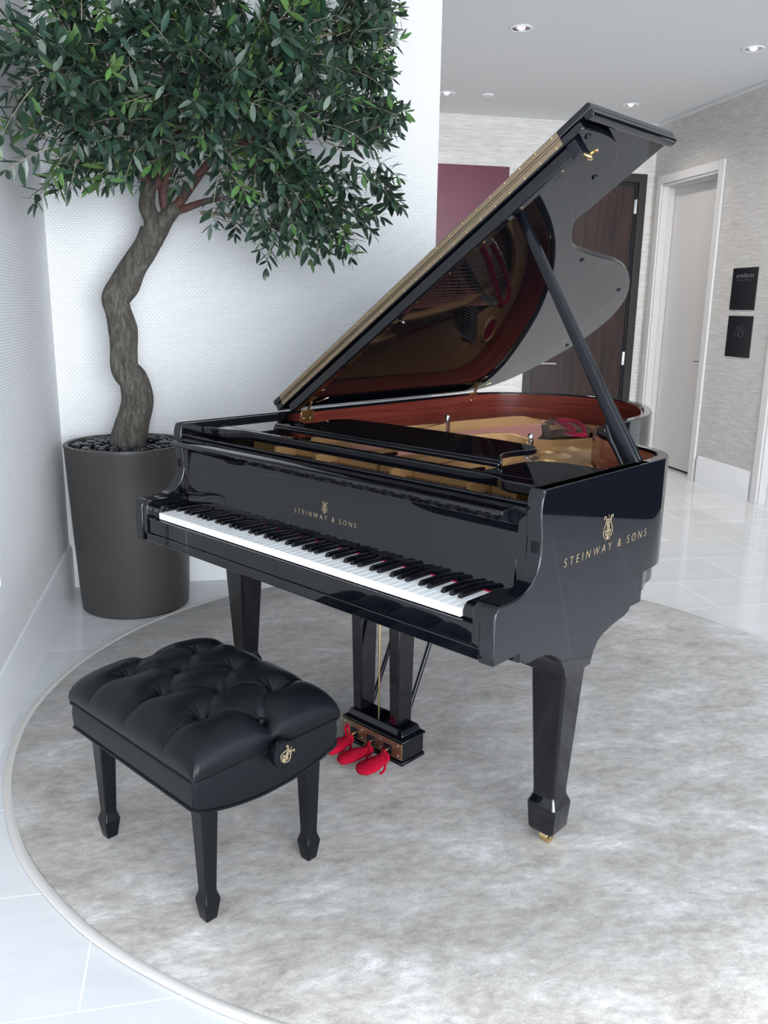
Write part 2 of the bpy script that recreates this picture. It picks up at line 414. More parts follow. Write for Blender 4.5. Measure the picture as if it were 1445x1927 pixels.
bm = nb(); cyl(bm, (2.855, YF+0.01, 0.91), (2.855, YF-0.055, 0.91), 0.010, n=12); tube(bm, [(2.855, YF-0.052, 0.91), (2.93, YF-0.056, 0.91), (2.995, YF-0.056, 0.908)], 0.009, 10)
loc_child(mesh_obj('door_handle', bm, chrome, d1), d1)

def white_door(name, D, hinge_dir):
    y0, y1, zt = D
    r = thing(name, 'x', 'y', (XR, (y0+y1)/2, 0)); del r['label']; del r['category']; struct(r)
    bm = nb(); c = 0.072
    for (a, b_) in ((y0-c, y0), (y1, y1+c)):
        box(bm, XR-0.020, XR, a, b_, 0, zt+c)
    box(bm, XR-0.020, XR, y0, y1, zt, zt+c)
    loc_child(mesh_obj('door_casing', bm, casingm, r, bevel=0.003), r)
    bm = nb()
    for a, b_ in ((y0, y0+0.02), (y1-0.02, y1)): box(bm, XR-0.006, XR+0.15, a, b_, 0, zt-0.02)
    box(bm, XR-0.006, XR+0.15, y0, y1, zt-0.02, zt)
    for a, b_ in ((y0+0.02, y0+0.036), (y1-0.036, y1-0.02)): box(bm, XR+0.055, XR+0.105, a, b_, 0, zt-0.036)
    box(bm, XR+0.055, XR+0.105, y0+0.02, y1-0.02, zt-0.036, zt-0.02)
    loc_child(mesh_obj('door_jamb', bm, casingm, r, bevel=0.002), r)
    loc_child(mesh_obj('door_panel', bx(XR+0.108, XR+0.15, y0+0.021, y1-0.021, 0.018, zt-0.022), doorwhite, r, bevel=0.002), r)
    loc_child(mesh_obj('door_bottom_shade', bx(XR+0.112, XR+0.148, y0+0.021, y1-0.021, 0.001, 0.018), slotm, r), r)  # dark strip filling the gap under the door, standing for its shade
    bm = nb(); hy = y0+0.075
    cyl(bm, (XR+0.11, hy, 0.985), (XR+0.055, hy, 0.985), 0.009, n=12); tube(bm, [(XR+0.058, hy, 0.985), (XR+0.056, hy+0.06, 0.985), (XR+0.056, hy+0.125, 0.984)], 0.0075, 10)
    cyl(bm, (XR+0.109, hy, 0.985), (XR+0.102, hy, 0.985), 0.024, n=20)
    loc_child(mesh_obj('door_handle', bm, chrome, r), r)
    return r
white_door('door_2', D2, 1); white_door('door_3', D3, 1)

# ceiling slot diffuser
v_ = thing('linear_air_vent', 'white slot air diffuser with two dark lines along the ceiling above the right wall', 'air vent', (3.772, 2.8, H))
bm = nb(); box(bm, -0.0295, 0.0295, -2.19, 2.30, 0.052, 0.058)
mesh_obj('vent_backing', bm, slotm, v_, smooth=0)
bm = nb()
for x0, x1 in ((-0.029, -0.021), (-0.0045, 0.0045), (0.021, 0.029)): box(bm, x0, x1, -2.19, 2.30, 0.0, 0.05)
mesh_obj('vent_bars', bm, trimwhite, v_, smooth=0)

# recessed ceiling lights
def downlight(x, y, label):
    r = thing('recessed_ceiling_light', label, 'ceiling light', (x, y, H), 0, 'recessed ceiling lights')
    bm = nb(); lathe(bm, [(0.0525, 0.0), (0.066, -0.001), (0.068, -0.004), (0.063, -0.008), (0.054, -0.008), (0.050, -0.003), (0.0525, 0.0)], n=40, caps=False)
    mesh_obj('trim_ring', bm, whiteplastic, r)
    bm = nb(); lathe(bm, [(0.051, -0.006), (0.046, -0.004), (0.036, -0.0015), (0.020, -0.0008), (0.001, -0.0006)], n=32, caps=False)
    mesh_obj('reflector', bm, reflector, r)
    bm = nb(); lathe(bm, [(0.001, -0.014), (0.014, -0.012), (0.022, -0.006), (0.023, -0.001)], n=20, caps=False)
    mesh_obj('lamp_lens', bm, lensm, r)
    l = bpy.data.lights.new('recessed_lamp', 'SPOT'); l.energy = LAMP_W; l.spot_size = math.radians(150); l.spot_blend = 0.9; l.shadow_soft_size = 0.04; l.color = (1.0, 0.95, 0.89)
    lo = bpy.data.objects.new('recessed_lamp', l); link(lo, r); lo.location = (0, 0, -0.02)
    return r
downlight(1.700, 2.942, 'round recessed ceiling light nearest the back wall edge, high above the piano')
downlight(3.218, 2.948, 'round recessed ceiling light near the air slot at the right edge of the photo')
downlight(1.712, 4.531, 'small recessed ceiling light half above the maroon panel, beside the back wall edge')
downlight(3.214, 4.496, 'small recessed ceiling light above the raised tip of the piano lid')
bm = nb(); lathe(bm, [(0.046, 0.0), (0.046, -0.006), (0.043, -0.009), (0.001, -0.0095)], n=36, caps=False)
o = mesh_obj('sprinkler_cover', bm, whiteplastic); o.location = (2.031, 4.509, H)
tag(o, 'flat white round sprinkler cover on the ceiling between two small recessed lights', 'sprinkler cover')

# maroon panel on the far wall
t = thing('wall_art_panel', 'large plain maroon rectangular panel hanging on the far wall behind the piano lid', 'wall panel', (2.0, YF, 2.0))
mesh_obj('panel_edge', bx(-0.62, 0.47, -0.032, -0.001, -0.82, 0.575), maroon, t, bevel=0.002)
mesh_obj('panel_face', bx(-0.612, 0.462, -0.035, -0.0315, -0.812, 0.567), maroon, t, smooth=0)

# outlet on left wall
t = thing('wall_outlet', 'white socket plate low on the left wall at the left edge of the photo', 'wall outlet', (XL, 0.655, 0.525))
mesh_obj('cover_plate', bx(0.0005, 0.006, -0.036, 0.036, -0.058, 0.058), whiteplastic, t, bevel=0.002)
for z in (-0.024, 0.024): mesh_obj('socket', bx(0.006, 0.008, -0.017, 0.017, z-0.014, z+0.014), trimwhite, t, bevel=0.003)

# text helper: flat lettering, extruded, centred on its own origin, x right, y up
def text_bm(body, height, width=None, depth=0.0006, spacing=1.0, shear=0, thin=0.0):
    c = bpy.data.curves.new('t', 'FONT'); c.body = body; c.size = 1; c.extrude = 0; c.offset = thin; c.space_character = spacing
    c.resolution_u = 6; c.shear = shear
    o = bpy.data.objects.new('t', c); COL.objects.link(o)
    bpy.context.view_layer.update()
    me = o.to_mesh(); bm = bmesh.new(); bm.from_mesh(me); o.to_mesh_clear()
    bpy.data.objects.remove(o); bpy.data.curves.remove(c)
    xs = [v.co.x for v in bm.verts]; ys = [v.co.y for v in bm.verts]
    x0, x1, y0, y1 = min(xs), max(xs), min(ys), max(ys)
    sy = height/(y1-y0); sx = width/(x1-x0) if width else sy
    for v in bm.verts: v.co = Vector(((v.co.x-(x0+x1)/2)*sx, (v.co.y-(y0+y1)/2)*sy, 0))
    r = bmesh.ops.extrude_face_region(bm, geom=bm.faces[:])
    for g in r['geom']:
        if isinstance(g, bmesh.types.BMVert): g.co.z += depth
    return bm
def place(bm, M):
    for v in bm.verts: v.co = M @ v.co
    return bm
def frame(origin, X, Y):
    X = Vector(X).normalized(); Y = Vector(Y).normalized(); Z = X.cross(Y)
    return Matrix(((X.x, Y.x, Z.x, origin[0]), (X.y, Y.y, Z.y, origin[1]), (X.z, Y.z, Z.z, origin[2]), (0, 0, 0, 1)))
def lyre_emblem(w, h, r):
    """gold lyre mark in the xy plane, standing on y=0"""
    bm = nb()
    def ribbon(pts, k=1.0):
        p = catmull([(x*w, y*h, 0) for x, y in pts], 5); n_ = len(p)
        rad = [r*k*(0.55+0.45*math.sin(PI*min(1, i/(n_-1)*1.0))) for i in range(n_)]
        M = Matrix.Diagonal((1, 1, 0.4, 1))
        tube(bm, p, rad, 6, M)
    for s in (-1, 1):
        ribbon([(s*.04, .13), (s*.22, .10), (s*.40, .16), (s*.49, .30), (s*.44, .46), (s*.31, .62), (s*.24, .76), (s*.28, .88), (s*.38, .94), (s*.47, .90), (s*.44, .83), (s*.37, .85)], 1.3)
        ribbon([(s*.05, .17), (s*.16, .18), (s*.27, .25), (s*.29, .34), (s*.21, .38), (s*.15, .33), (s*.19, .29)], 1.1)
        ribbon([(s*.10, .22), (s*.12, .50), (s*.15, .79)], .7); ribbon([(s*.035, .20), (s*.04, .50), (s*.05, .79)], .6)
    ribbon([(-.27, .80), (0, .79), (.27, .80)], 1.1); ribbon([(-.16, .22), (0, .20), (.16, .22)], 1)
    ribbon([(.10, .68), (.02, .72), (-.09, .66), (-.04, .56), (.09, .50), (.12, .41), (.02, .34), (-.11, .37)], 1.2)
    bm2 = bm
    prism(bm2, [(-.30*w, 0), (-.12*w, .02*h), (.12*w, .02*h), (.30*w, 0), (.14*w, .055*h), (.05*w, .08*h), (.04*w, .16*h), (-.04*w, .16*h), (-.05*w, .08*h), (-.14*w, .055*h)], 0, r*0.5)
    lathe(bm2, [(r*.2, 0), (r*1.6, 0), (r*1.6, r*.5), (r*.2, r*.6)], (0, .95*h, 0), 12); lathe(bm2, [(r*.2, 0), (r*1.0, 0), (r*1.0, r*.5), (r*.2, r*.6)], (0, .87*h, 0), 10)
    return bm

# plaques on the right wall (faces -x): local X = -y world
def plaque(name, yc, z0, z1, label):
    r = thing(name, label, 'wall sign', (XR, yc, (z0+z1)/2), 0)
    mesh_obj('plate', bx(-0.006, -0.0005, -0.153, 0.153, -(z1-z0)/2, (z1-z0)/2), signm, r, bevel=0.001)
    return r
def on_sign(bm, y, z): return place(bm, frame((-0.0062, y, z), (0, -1, 0), (0, 0, 1)))
p1 = plaque('black_door_sign', 3.699, 1.409, 1.719, 'black rectangular wall sign with grey heading, upper of the two beside the white door')
mesh_obj('heading_print', on_sign(text_bm('artefacto', 0.032, 0.215), -0.005, 0.100), signtext, p1, smooth=0)
mesh_obj('subheading_print', on_sign(text_bm('Signature Homes', 0.018, 0.185), 0.0, 0.064), signfaint, p1, smooth=0)
p2 = plaque('black_door_sign', 3.694, 1.056, 1.365, 'black rectangular wall sign with a faint monogram, lower of the two beside the white door')
bm = nb()
def rib2(pts, r): tube(bm, catmull([(x, y, 0) for x, y in pts], 6), r, 6, Matrix.Diagonal((1, 1, 0.3, 1)))
rib2([(-0.055, -0.035), (-0.05, -0.01), (-0.045, 0.005)], 0.003); rib2([(-0.045, 0.0), (-0.022, 0.048), (-0.012, -0.02), (-0.005, -0.038)], 0.0022)
rib2([(-0.008, -0.038), (0.008, 0.010), (0.018, 0.045), (0.036, 0.052), (0.045, 0.035), (0.028, 0.012)], 0.002)
rib2([(0.028, 0.012), (0.048, 0.002), (0.052, -0.022), (0.034, -0.040), (0.016, -0.030)], 0.003); rib2([(0.014, 0.04), (0.020, 0.0), (0.030, -0.01)], 0.0015)
mesh_obj('monogram_print', on_sign(bm, 0.0, 0.035), signfaint, p2)

# ------------------------------------------------------------------ rug
RUG = Vector((0.700, 0.4986, 0))
t = thing('round_rug', 'large round silvery beige rug with a bound edge under the piano and bench', 'rug', RUG)
bm = nb(); lathe(bm, [(0.0005, 0.0005), (1.497, 0.0005), (1.502, 0.006), (1.497, 0.0118), (1.2, 0.012), (0.6, 0.012), (0.0005, 0.012)], n=160, caps=False)
mesh_obj('pile', bm, rugm, t, smooth=60)
bm = nb(); N_ = 200
rings = []
for k in range(N_):
    a = 2*PI*k/N_; c_, s_ = math.cos(a), math.sin(a)
    wob = 1+0.0012*math.sin(a*9)+0.0008*math.sin(a*23+1)
    rings.append([Vector(((1.511*wob+0.013*math.cos(q))*c_, (1.511*wob+0.013*math.cos(q))*s_, 0.0068+0.0066*math.sin(q))) for q in [2*PI*i/10 for i in range(10)]])
loft(bm, rings+[rings[0]], caps=False); bmesh.ops.remove_doubles(bm, verts=bm.verts[:], dist=1e-6)
lab(mesh_obj('bound_edge', bm, bindm, t), 'smooth lighter bound edge of the rug')

# ------------------------------------------------------------------ planter, pebbles, tree
PC = Vector((-0.524, 1.805, 0))
t = thing('tall_planter', 'tall dark grey tapered round planter in the corner left of the piano', 'planter', PC)
bm = nb()
lathe(bm, [(0.001, 0.0005), (0.238, 0.0005), (0.2445, 0.006), (0.250, 0.08), (0.262, 0.36), (0.2775, 0.755), (0.2805, 0.768), (0.2785, 0.774), (0.262, 0.7745), (0.2585, 0.770), (0.2565, 0.70), (0.001, 0.695)], n=96, caps=False)
mesh_obj('pot', bm, potm, t, smooth=40)

def pebble_mesh(k):
    bm = nb(); bmesh.ops.create_icosphere(bm, subdivisions=3, radius=1)
    sx_, sy_, sz_ = random.uniform(.8, 1.15), random.uniform(.65, .9), random.uniform(.36, .5)
    off = Vector((random.random()*9, random.random()*9, k))
    for v in bm.verts:
        f = 1+0.16*(noise.noise(v.co*0.9+off))
        v.co = Vector((v.co.x*sx_*f, v.co.y*sy_*f, v.co.z*sz_*(1+0.1*noise.noise(v.co+off))))
    me = bpy.data.meshes.new('pebble'); bm.to_mesh(me); bm.free(); me.shade_smooth(); me.materials.append(pebblem); return me
PM = [pebble_mesh(k) for k in range(7)]
placed = []
def pebbles():
    tries = 0; n_ = 0
    base = Vector((PC.x, PC.y, 0.704))
    for layer, (cnt, z) in enumerate(((40, 0.716), (60, 0.738))):
        tries = 0; done = 0
        while done < cnt and tries < 6000:
            tries += 1
            R = random.uniform(0, 0.222)**1; R = 0.226*math.sqrt(random.random()); a = random.random()*2*PI
            s = random.uniform(0.026, 0.038)
            x, y = PC.x+R*math.cos(a), PC.y+R*math.sin(a)
            if math.hypot(x+0.503, y-1.80) < 0.092+s*1.1: continue
            if any(l == layer and math.hypot(x-px, y-py) < (s+ps)*0.74 for px, py, ps, l in placed): continue
            if R + s*.9 > 0.256: continue
            placed.append((x, y, s, layer)); done += 1
            o = bpy.data.objects.new('pebble', PM[random.randrange(7)]); COL.objects.link(o)
            o.location = (x, y, z+0.020+random.uniform(-0.004, 0.006)+0.010*(1-(R/0.24)**2)*layer)
            o.scale = (s, s, s); o.rotation_euler = (random.uniform(-.35, .35), random.uniform(-.35, .35), random.random()*6.3)
            tag(o, 'polished black pebble lying in the grey planter around the tree trunk', 'pebble', 'black pebbles in the planter')
pebbles()

tree = thing('olive_tree', 'tall olive tree with a crooked trunk and dense green crown in the planter', 'tree', (-0.514, 1.80, 0.70))
TI = Matrix.Translation(Vector((0.514, -1.80, -0.70)))
trunk = [(-0.514, 0.722, 0.080), (-0.514, 0.792, 0.077), (-0.48, 0.907, 0.070), (-0.466, 0.972, 0.069), (-0.48, 1.053, 0.064), (-0.517, 1.112, 0.061), (-0.516, 1.207, 0.060), (-0.518, 1.28, 0.061), (-0.533, 1.363, 0.056), (-0.537, 1.414, 0.061), (-0.499, 1.476, 0.062), (-0.457, 1.548, 0.056), (-0.394, 1.64, 0.053), (-0.366, 1.70, 0.055)]
def barkj(p, a, i): return 1+0.09*noise.noise(Vector((math.cos(a)*1.6, math.sin(a)*1.6, p.z*9)))+0.05*noise.noise(Vector((math.cos(a)*5, math.sin(a)*5, p.z*16)))+0.03*math.sin(a*3+p.z*8)
def smooth_path(P, sub):  # P: list of (x,y,z,r)
    out = []
    q = catmull([(a, b, c) for a, b, c, d in P], sub)
    for i, v in enumerate(q):
        t_ = i/sub; k = min(int(t_), len(P)-2); f = t_-k
        out.append((v, P[k][3]*(1-f)+P[k+1][3]*f))
    return out
def limb(bm, P, n_=10, sub=5, j=None):
    q = smooth_path(P, sub); tube(bm, [v for v, r in q], [r for v, r in q], n_, TI, jitter=j)
bm = nb()
limb(bm, [(x, 1.80+0.02*math.sin(z*5), z, r) for x, z, r in trunk], 28, 8, barkj)
limb(bm, [(-0.385, 1.80, 1.64, 0.045), (-0.365, 1.80, 1.73, 0.038), (-0.385, 1.79, 1.80, 0.034), (-0.375, 1.77, 1.86, 0.030), (-0.36, 1.76, 1.92, 0.026)], 18, 6, barkj)
limb(bm, [(-0.37, 1.80, 1.66, 0.046), (-0.33, 1.79, 1.72, 0.040), (-0.29, 1.78, 1.775, 0.034), (-0.25, 1.75, 1.80, 0.024)], 18, 6, barkj)
mesh_obj('trunk', bm, bark, tree, smooth=80)
branches = [
 [(-.372, 1.78, 1.86, .024), (-.40, 1.70, 1.94, .019), (-.49, 1.50, 2.03, .017), (-.59, 1.30, 2.12, .016), (-.63, 1.15, 2.20, .010)],
 [(-.35, 1.78, 1.88, .026), (-.305, 1.75, 1.95, .022), (-.275, 1.65, 2.14, .016), (-.257, 1.55, 2.30, .012), (-.24, 1.50, 2.55, .008)],
 [(-.30, 1.79, 1.77, .026), (-.31, 1.78, 1.88, .022), (-.22, 1.70, 2.08, .017), (-.107, 1.55, 2.17, .013), (.02, 1.45, 2.32, .008)],
 [(-.27, 1.77, 1.79, .022), (-.10, 1.60, 1.98, .017), (.05, 1.42, 2.03, .014), (.25, 1.35, 2.12, .008)],
 [(-.26, 1.76, 1.79, .022), (-.234, 1.75, 1.79, .017), (-.118, 1.65, 1.82, .012), (.0, 1.55, 1.82, .007), (.15, 1.45, 1.78, .005)],
 [(-.36, 1.76, 1.92, .022), (-.20, 1.80, 2.15, .017), (.10, 1.78, 2.35, .013), (.42, 1.70, 2.48, .009), (.64, 1.66, 2.58, .005)],
 [(-.37, 1.77, 1.86, .02), (-.50, 1.80, 2.10, .014), (-.55, 1.78, 2.4, .009)],
 [(-.36, 1.76, 1.92, .02), (-.30, 1.86, 2.2, .014), (-.10, 1.88, 2.55, .008)],
]
for P in branches:
    bm = nb(); limb(bm, P, 10, 6, lambda p, a, i: 1+0.08*noise.noise(Vector((math.cos(a), math.sin(a), p.z*20)))); mesh_obj('branch', bm, redbark, tree, smooth=80)

blobs = [  # centre x, y, z, radius, number of sprigs
 (-.672, .98, 2.11, .115, 16), (-.612, 1.18, 1.93, .115, 20), (-.61, 1.12, 2.26, .13, 20), (-.42, 1.30, 2.34, .19, 34), (-.49, 1.25, 2.10, .155, 30),
 (-.23, 1.28, 2.28, .19, 38), (-.04, 1.28, 2.26, .19, 38), (-.31, 1.32, 2.03, .15, 28), (-.12, 1.22, 1.99, .16, 30), (-.43, 1.45, 1.88, .12, 18), (-.52, 1.35, 1.96, .12, 16),
 (.126, 1.22, 2.28, .18, 34), (.19, 1.25, 2.05, .17, 34), (.35, 1.40, 2.40, .17, 26), (.54, 1.56, 2.44, .15, 20), (.65, 1.66, 2.58, .14, 16),
 (.40, 1.48, 2.22, .17, 26), (.49, 1.50, 2.05, .14, 20), (.30, 1.32, 1.93, .15, 24), (.13, 1.22, 1.83, .12, 18), (.20, 1.30, 1.745, .10, 14), (.36, 1.40, 1.80, .10, 12),
 (.04, 1.20, 1.95, .15, 24), (-.06, 1.22, 2.42, .17, 26), (.45, 1.50, 2.55, .15, 18), (.72, 1.76, 2.52, .10, 7), (-.15, 1.12, 2.10, .15, 26), (.04, 1.16, 2.13, .15, 26),
 (-.30, 1.75, 2.35, .22, 26), (.0, 1.75, 2.30, .22, 26), (.3, 1.75, 2.35, .2, 20), (-.55, 1.70, 2.25, .17, 18), (-.3, 1.4, 2.62, .2, 26), (.05, 1.4, 2.65, .2, 26), (.33, 1.5, 2.72, .17, 16), (-.55, 1.25, 2.52, .16, 16),
 (-.25, 1.60, 1.93, .13, 14), (.05, 1.60, 1.95, .15, 16), (-.10, 1.55, 2.1, .15, 16), (.57, 1.58, 2.25, .11, 12), (-.28, 1.55, 1.84, .08, 7),
]
random.seed(23)
LB = nb(); TB = nb(); tint = LB.loops.layers.float_color.new('tint')
def leaf(p, d, L, wd, col):
    d = d.normalized(); side = d.cross(Vector((0, 0, 1)))
    if side.length < 1e-3: side = Vector((1, 0, 0))
    side.normalize(); ang = random.uniform(-.9, .9)
    nrm = side.cross(d); side = side*math.cos(ang)+nrm*math.sin(ang); nrm = side.cross(d)
    prof = [(0, .06), (.16, .52), (.40, 1.0), (.68, .86), (.88, .45), (1.0, .04)]
    bend = random.uniform(-.12, .22)
    mids = []; lf = []; rg = []
    for t_, w_ in prof:
        c = p+d*(L*t_)-nrm*(bend*L*t_*t_)
        mids.append(LB.verts.new(TI @ (c-nrm*(wd*.10*w_)))); lf.append(LB.verts.new(TI @ (c+side*(wd*.5*w_)))); rg.append(LB.verts.new(TI @ (c-side*(wd*.5*w_))))
    for i in range(len(prof)-1):
        for a, b_ in ((lf, mids), (mids, rg)):
            f = LB.faces.new((a[i], b_[i], b_[i+1], a[i+1])); f.smooth = True
            for q in f.loops: q[tint] = (*col, 1)
CEN = Vector((-.1, 1.60, 2.05))
for (bx_, by_, bz_, br_, cnt) in blobs:
    c = Vector((bx_, by_, bz_))
    for _ in range(int(cnt*.72)):
        q = Vector((random.gauss(0, 1), random.gauss(0, 1), random.gauss(0, 1))).normalized()*br_*random.random()**.5
        p = c+q
        out = (p-CEN); out.normalize()
        d = (out*0.9+q.normalized()*0.7+Vector((random.uniform(-.5, .5), random.uniform(-.5, .5), random.uniform(-.6, .4)))).normalized()
        Ls = random.uniform(.12, .20); nl = random.randint(6, 8)
        droop = Vector((0, 0, -1))*random.uniform(.0, .35)
        P = []
        for i in range(6):
            t_ = i/5; P.append(p+d*(Ls*t_)+droop*(Ls*t_*t_))
        if any(v.x < XL+.035 or v.x > .70 or v.z > H-.05 or v.y > YB-.04 or (v.z < 1.81 and v.x < -.10 and v.y > 1.2) for v in P): continue
        tube(TB, P, [.0020-.0002*i for i in range(6)], 4, TI)
        young = random.random() < .10
        base = (0.027, 0.056, 0.036) if not young else (0.085, 0.165, 0.050)
        for i in range(nl):
            t_ = .12+.88*i/(nl-1); k = min(int(t_*5), 4); pp = P[k].lerp(P[k+1], t_*5-k)
            dd = (P[k+1]-P[k]).normalized()
            s0 = dd.orthogonal().normalized(); s0 = Matrix.Rotation(i*1.62+random.uniform(-.4, .4), 3, dd) @ s0
            for sg in ((1, -1) if i < nl-1 else (1, -1, 0)):
                ld = (dd*random.uniform(.5, .9)+s0*sg*1.0) if sg else dd
                ld = ld.normalized()+Vector((0, 0, random.uniform(-.30, .12)))
                L = random.uniform(.060, .094)*(1 if t_ < .75 else .72)
                tip = pp+ld.normalized()*L
                if tip.x < XL+.01 or tip.z > H-.02 or tip.y > YB-.02: continue
                g = random.uniform(.6, 1.35); col = tuple(min(1, x*g*(1+random.uniform(-.1, .1))) for x in base)
                if random.random() < .06: col = (0.16, 0.21, 0.17)
                if t_ > .8 and random.random() < .22: col = (0.07*g, 0.15*g, 0.045*g)
                leaf(pp, ld, L, L*random.uniform(.26, .36), col)
# bare pale twigs inside the crown
for (a, b_, sp) in (((-.47, 1.55, 2.02), (-.42, 1.45, 2.32), .06), ((-.10, 1.5, 2.0), (.25, 1.45, 2.06), .07), ((-.16, 1.72, 1.78), (.10, 1.55, 1.755), .03), ((.30, 1.55, 2.45), (.55, 1.6, 2.56), .04), ((-.26, 1.5, 2.25), (-.22, 1.45, 2.45), .03)):
    for k in range(6):
        a2 = Vector(a)+Vector((random.uniform(-1, 1), random.uniform(-1, 1), random.uniform(-1, 1)))*sp*.4; b2 = Vector(b_)+Vector((random.uniform(-1, 1), random.uniform(-1, 1), random.uniform(-1, 1)))*sp*1.6
        mid = (a2+b2)/2+Vector((random.uniform(-1, 1), 0, random.uniform(-1, 1)))*.015
        tube(TB, catmull([a2, mid, b2], 4), .0032 if k < 3 else .0022, 5, TI)
fo = bpy.data.meshes.new('foliage'); LB.to_mesh(fo); LB.free(); fo.materials.append(leafm); link(bpy.data.objects.new('foliage', fo), tree)
mesh_obj('twigs', TB, twigm, tree)

# ------------------------------------------------------------------ grand piano (own frame: x along the keys, y to the tail)
AZ = math.radians(-55.4)
piano = thing('grand_piano', 'glossy black grand piano with its lid propped open on the round rug', 'piano', (0, 0, 0.0125), AZ)
ZT = 0.999
def pm(name, bm, m, parent=None, **k): return mesh_obj(name, bm, m, parent or piano, **k)
ctrl = [(.72, .165), (.72, .45), (.72, .66), (.717, .745), (.703, .805), (.672, .853), (.628, .888), (.575, .915), (.515, .945), (.455, .983), (.40, 1.035), (.345, 1.105), (.308, 1.185), (.287, 1.28), (.273, 1.41), (.257, 1.54), (.236, 1.64), (.196, 1.735), (.135, 1.845), (.06, 1.95), (-.03, 2.03), (-.15, 2.088), (-.28, 2.100), (-.40, 2.075), (-.52, 2.02), (-.62, 1.95), (-.685, 1.86), (-.715, 1.75), (-.72, 1.60), (-.72, 1.0), (-.72, .6), (-.72, .165)]
outer = [(p.x, p.y) for p in catmull([(x, y, 0) for x, y in ctrl], 5)]
outer = [(min(.72, max(-.72, x)), y) for x, y in outer]
OUT = lambda d: offset(outer, d)
bm = nb(); strip(bm, outer, OUT(.034), .694, ZT)
pm('rim', bm, lacquer, smooth=30, bevel=0.005, seg=3)
vo, vi = OUT(.0335), OUT(.041); keep = [k for k, p in enumerate(outer) if p[1] > .60]
bm = nb(); strip(bm, [vo[k] for k in keep], [vi[k] for k in keep], .70, ZT-.007); lab(pm('rim_inner_veneer', bm, mahog, smooth=30), 'reddish brown mahogany inner face of the rim')
# lower inner rim and bottom
def low_path(d):
    return [(x+(d*max(0, min(1, (.735-y)/.07)) if x > .5 else 0), y) for x, y in OUT(d)]
for d_, z0, z1 in ((.016, .647, .6945), (.034, .614, .6475)):
    kk = [k for k, p in enumerate(outer) if p[1] > (.60 if p[0] > 0 else .3)]
    lo_, li_ = low_path(d_), OUT(.085)
    bm = nb(); strip(bm, [lo_[k] for k in kk], [li_[k] for k in kk], z0, z1); pm('inner_rim', bm, lacquer, smooth=30, bevel=0.001)
inn = OUT(.05)
bm = nb(); prism(bm, [p for p in inn], .645, .665); pm('bottom_board', bm, satin, smooth=0)
# side panels: arm scroll, cheek and stepped lower edge
arm = [(.002, .633), (.0, .66), (.0, .742), (.003, .754), (.011, .763), (.024, .767), (.05, .7665), (.075, .768), (.098, .772), (.118, .780), (.136, .792), (.150, .808), (.160, .828), (.165, .852), (.165, .88), (.160, .915), (.1565, .945), (.158, .972), (.164, .992), (.172, .999), (.672, .999), (.675, .996), (.675, .614), (.67, .612), (.10, .612), (.10, .633)]
for s in (-1, 1):
    x0, x1 = sorted((s*.679, s*.7202))
    bm = nb(); prism(bm, arm, x0, x1, 'x'); ac = pm('arm_cheek', bm, lacquer)
    wl_ = ac.data.attributes.new('bevel_weight_edge', 'FLOAT', 'EDGE'); vv = ac.data.vertices
    for i_, e_ in enumerate(ac.data.edges):
        p_, q_ = vv[e_.vertices[0]].co, vv[e_.vertices[1]].co
        if abs(p_.x-q_.x) < 1e-5 and (min(p_.y, q_.y) < .18 or max(p_.z, q_.z) < .66 or min(p_.z, q_.z) > .985) and not (p_.y > .67 and q_.y > .67 and max(p_.z, q_.z) > .7): wl_.data[i_].value = 1.0
    bv = ac.modifiers.new('bevel', 'BEVEL'); bv.width = .0042; bv.segments = 3; bv.limit_method = 'WEIGHT'
    low = [(.004, .662), (.004, .742), (.007, .754), (.015, .762), (.028, .7655), (.13, .7655), (.16, .7655), (.16, .662)]
    x0, x1 = sorted((s*.656, s*.682))
    bm = nb(); prism(bm, low, x0, x1, 'x'); pm('arm_block', bm, lacquer, bevel=0.003)
    kb = [(.028, .704), (.026, .728), (.031, .741), (.042, .7475), (.165, .7475), (.165, .704)]
    x0, x1 = sorted((s*.613, s*.6555))
    bm = nb(); prism(bm, kb, x0, x1, 'x'); pm('key_block', bm, lacquer, bevel=0.002)
pm('keyslip', bx(-.6555, .6555, .010, .024, .6615, .711), lacquer, bevel=0.003)
pm('keybed', bx(-.714, .714, .009, .58, .6315, .6610), lacquer, bevel=0.003)
# keys
KW = 1.2225/52
bm = nb(); box(bm, -KW/2+.0005, KW/2-.0005, .0215, .158, .7128, .7335)
wk0 = pm('white_key', bm, ivory, bevel=0.0012)
wk0.location = (-.61125+KW/2, 0, 0)
for i in range(1, 52):
    o = wk0.copy(); link(o); o.parent = piano; o.location = (-.61125+KW*(i+.5), 0, 0)
bkm = nb()
rings = [[Vector((sx_*hw, y, z)) for sx_, y in ((-1, y0), (1, y0), (1, .157), (-1, .157))] for hw, y0, z in ((.0055, .0725, .7335), (.0053, .0735, .7385), (.0046, .0785, .7445), (.0040, .0805, .7457))]
loft(bkm, rings); bk0 = pm('black_key', bkm, ebony, bevel=0.0010)
offs = {'C': 1, 'D': 1, 'F': 1, 'G': 1, 'A': 1}
names_ = 'ABCDEFG'; first = True
for i in range(51):
    nm_ = names_[i % 7]
    if nm_ in offs:
        x = -.61125+KW*(i+1)+{'C': -.0015, 'D': .0015, 'F': -.002, 'G': 0, 'A': .002}[nm_]
        if first: bk0.location = (x, 0, 0); first = False
        else:
            o = bk0.copy(); link(o); o.parent = piano; o.location = (x, 0, 0)
lab(pm('key_felt', bx(-.612, .612, .1580, .1605, .725, .7362), felt), 'thin red felt strip behind the keys')
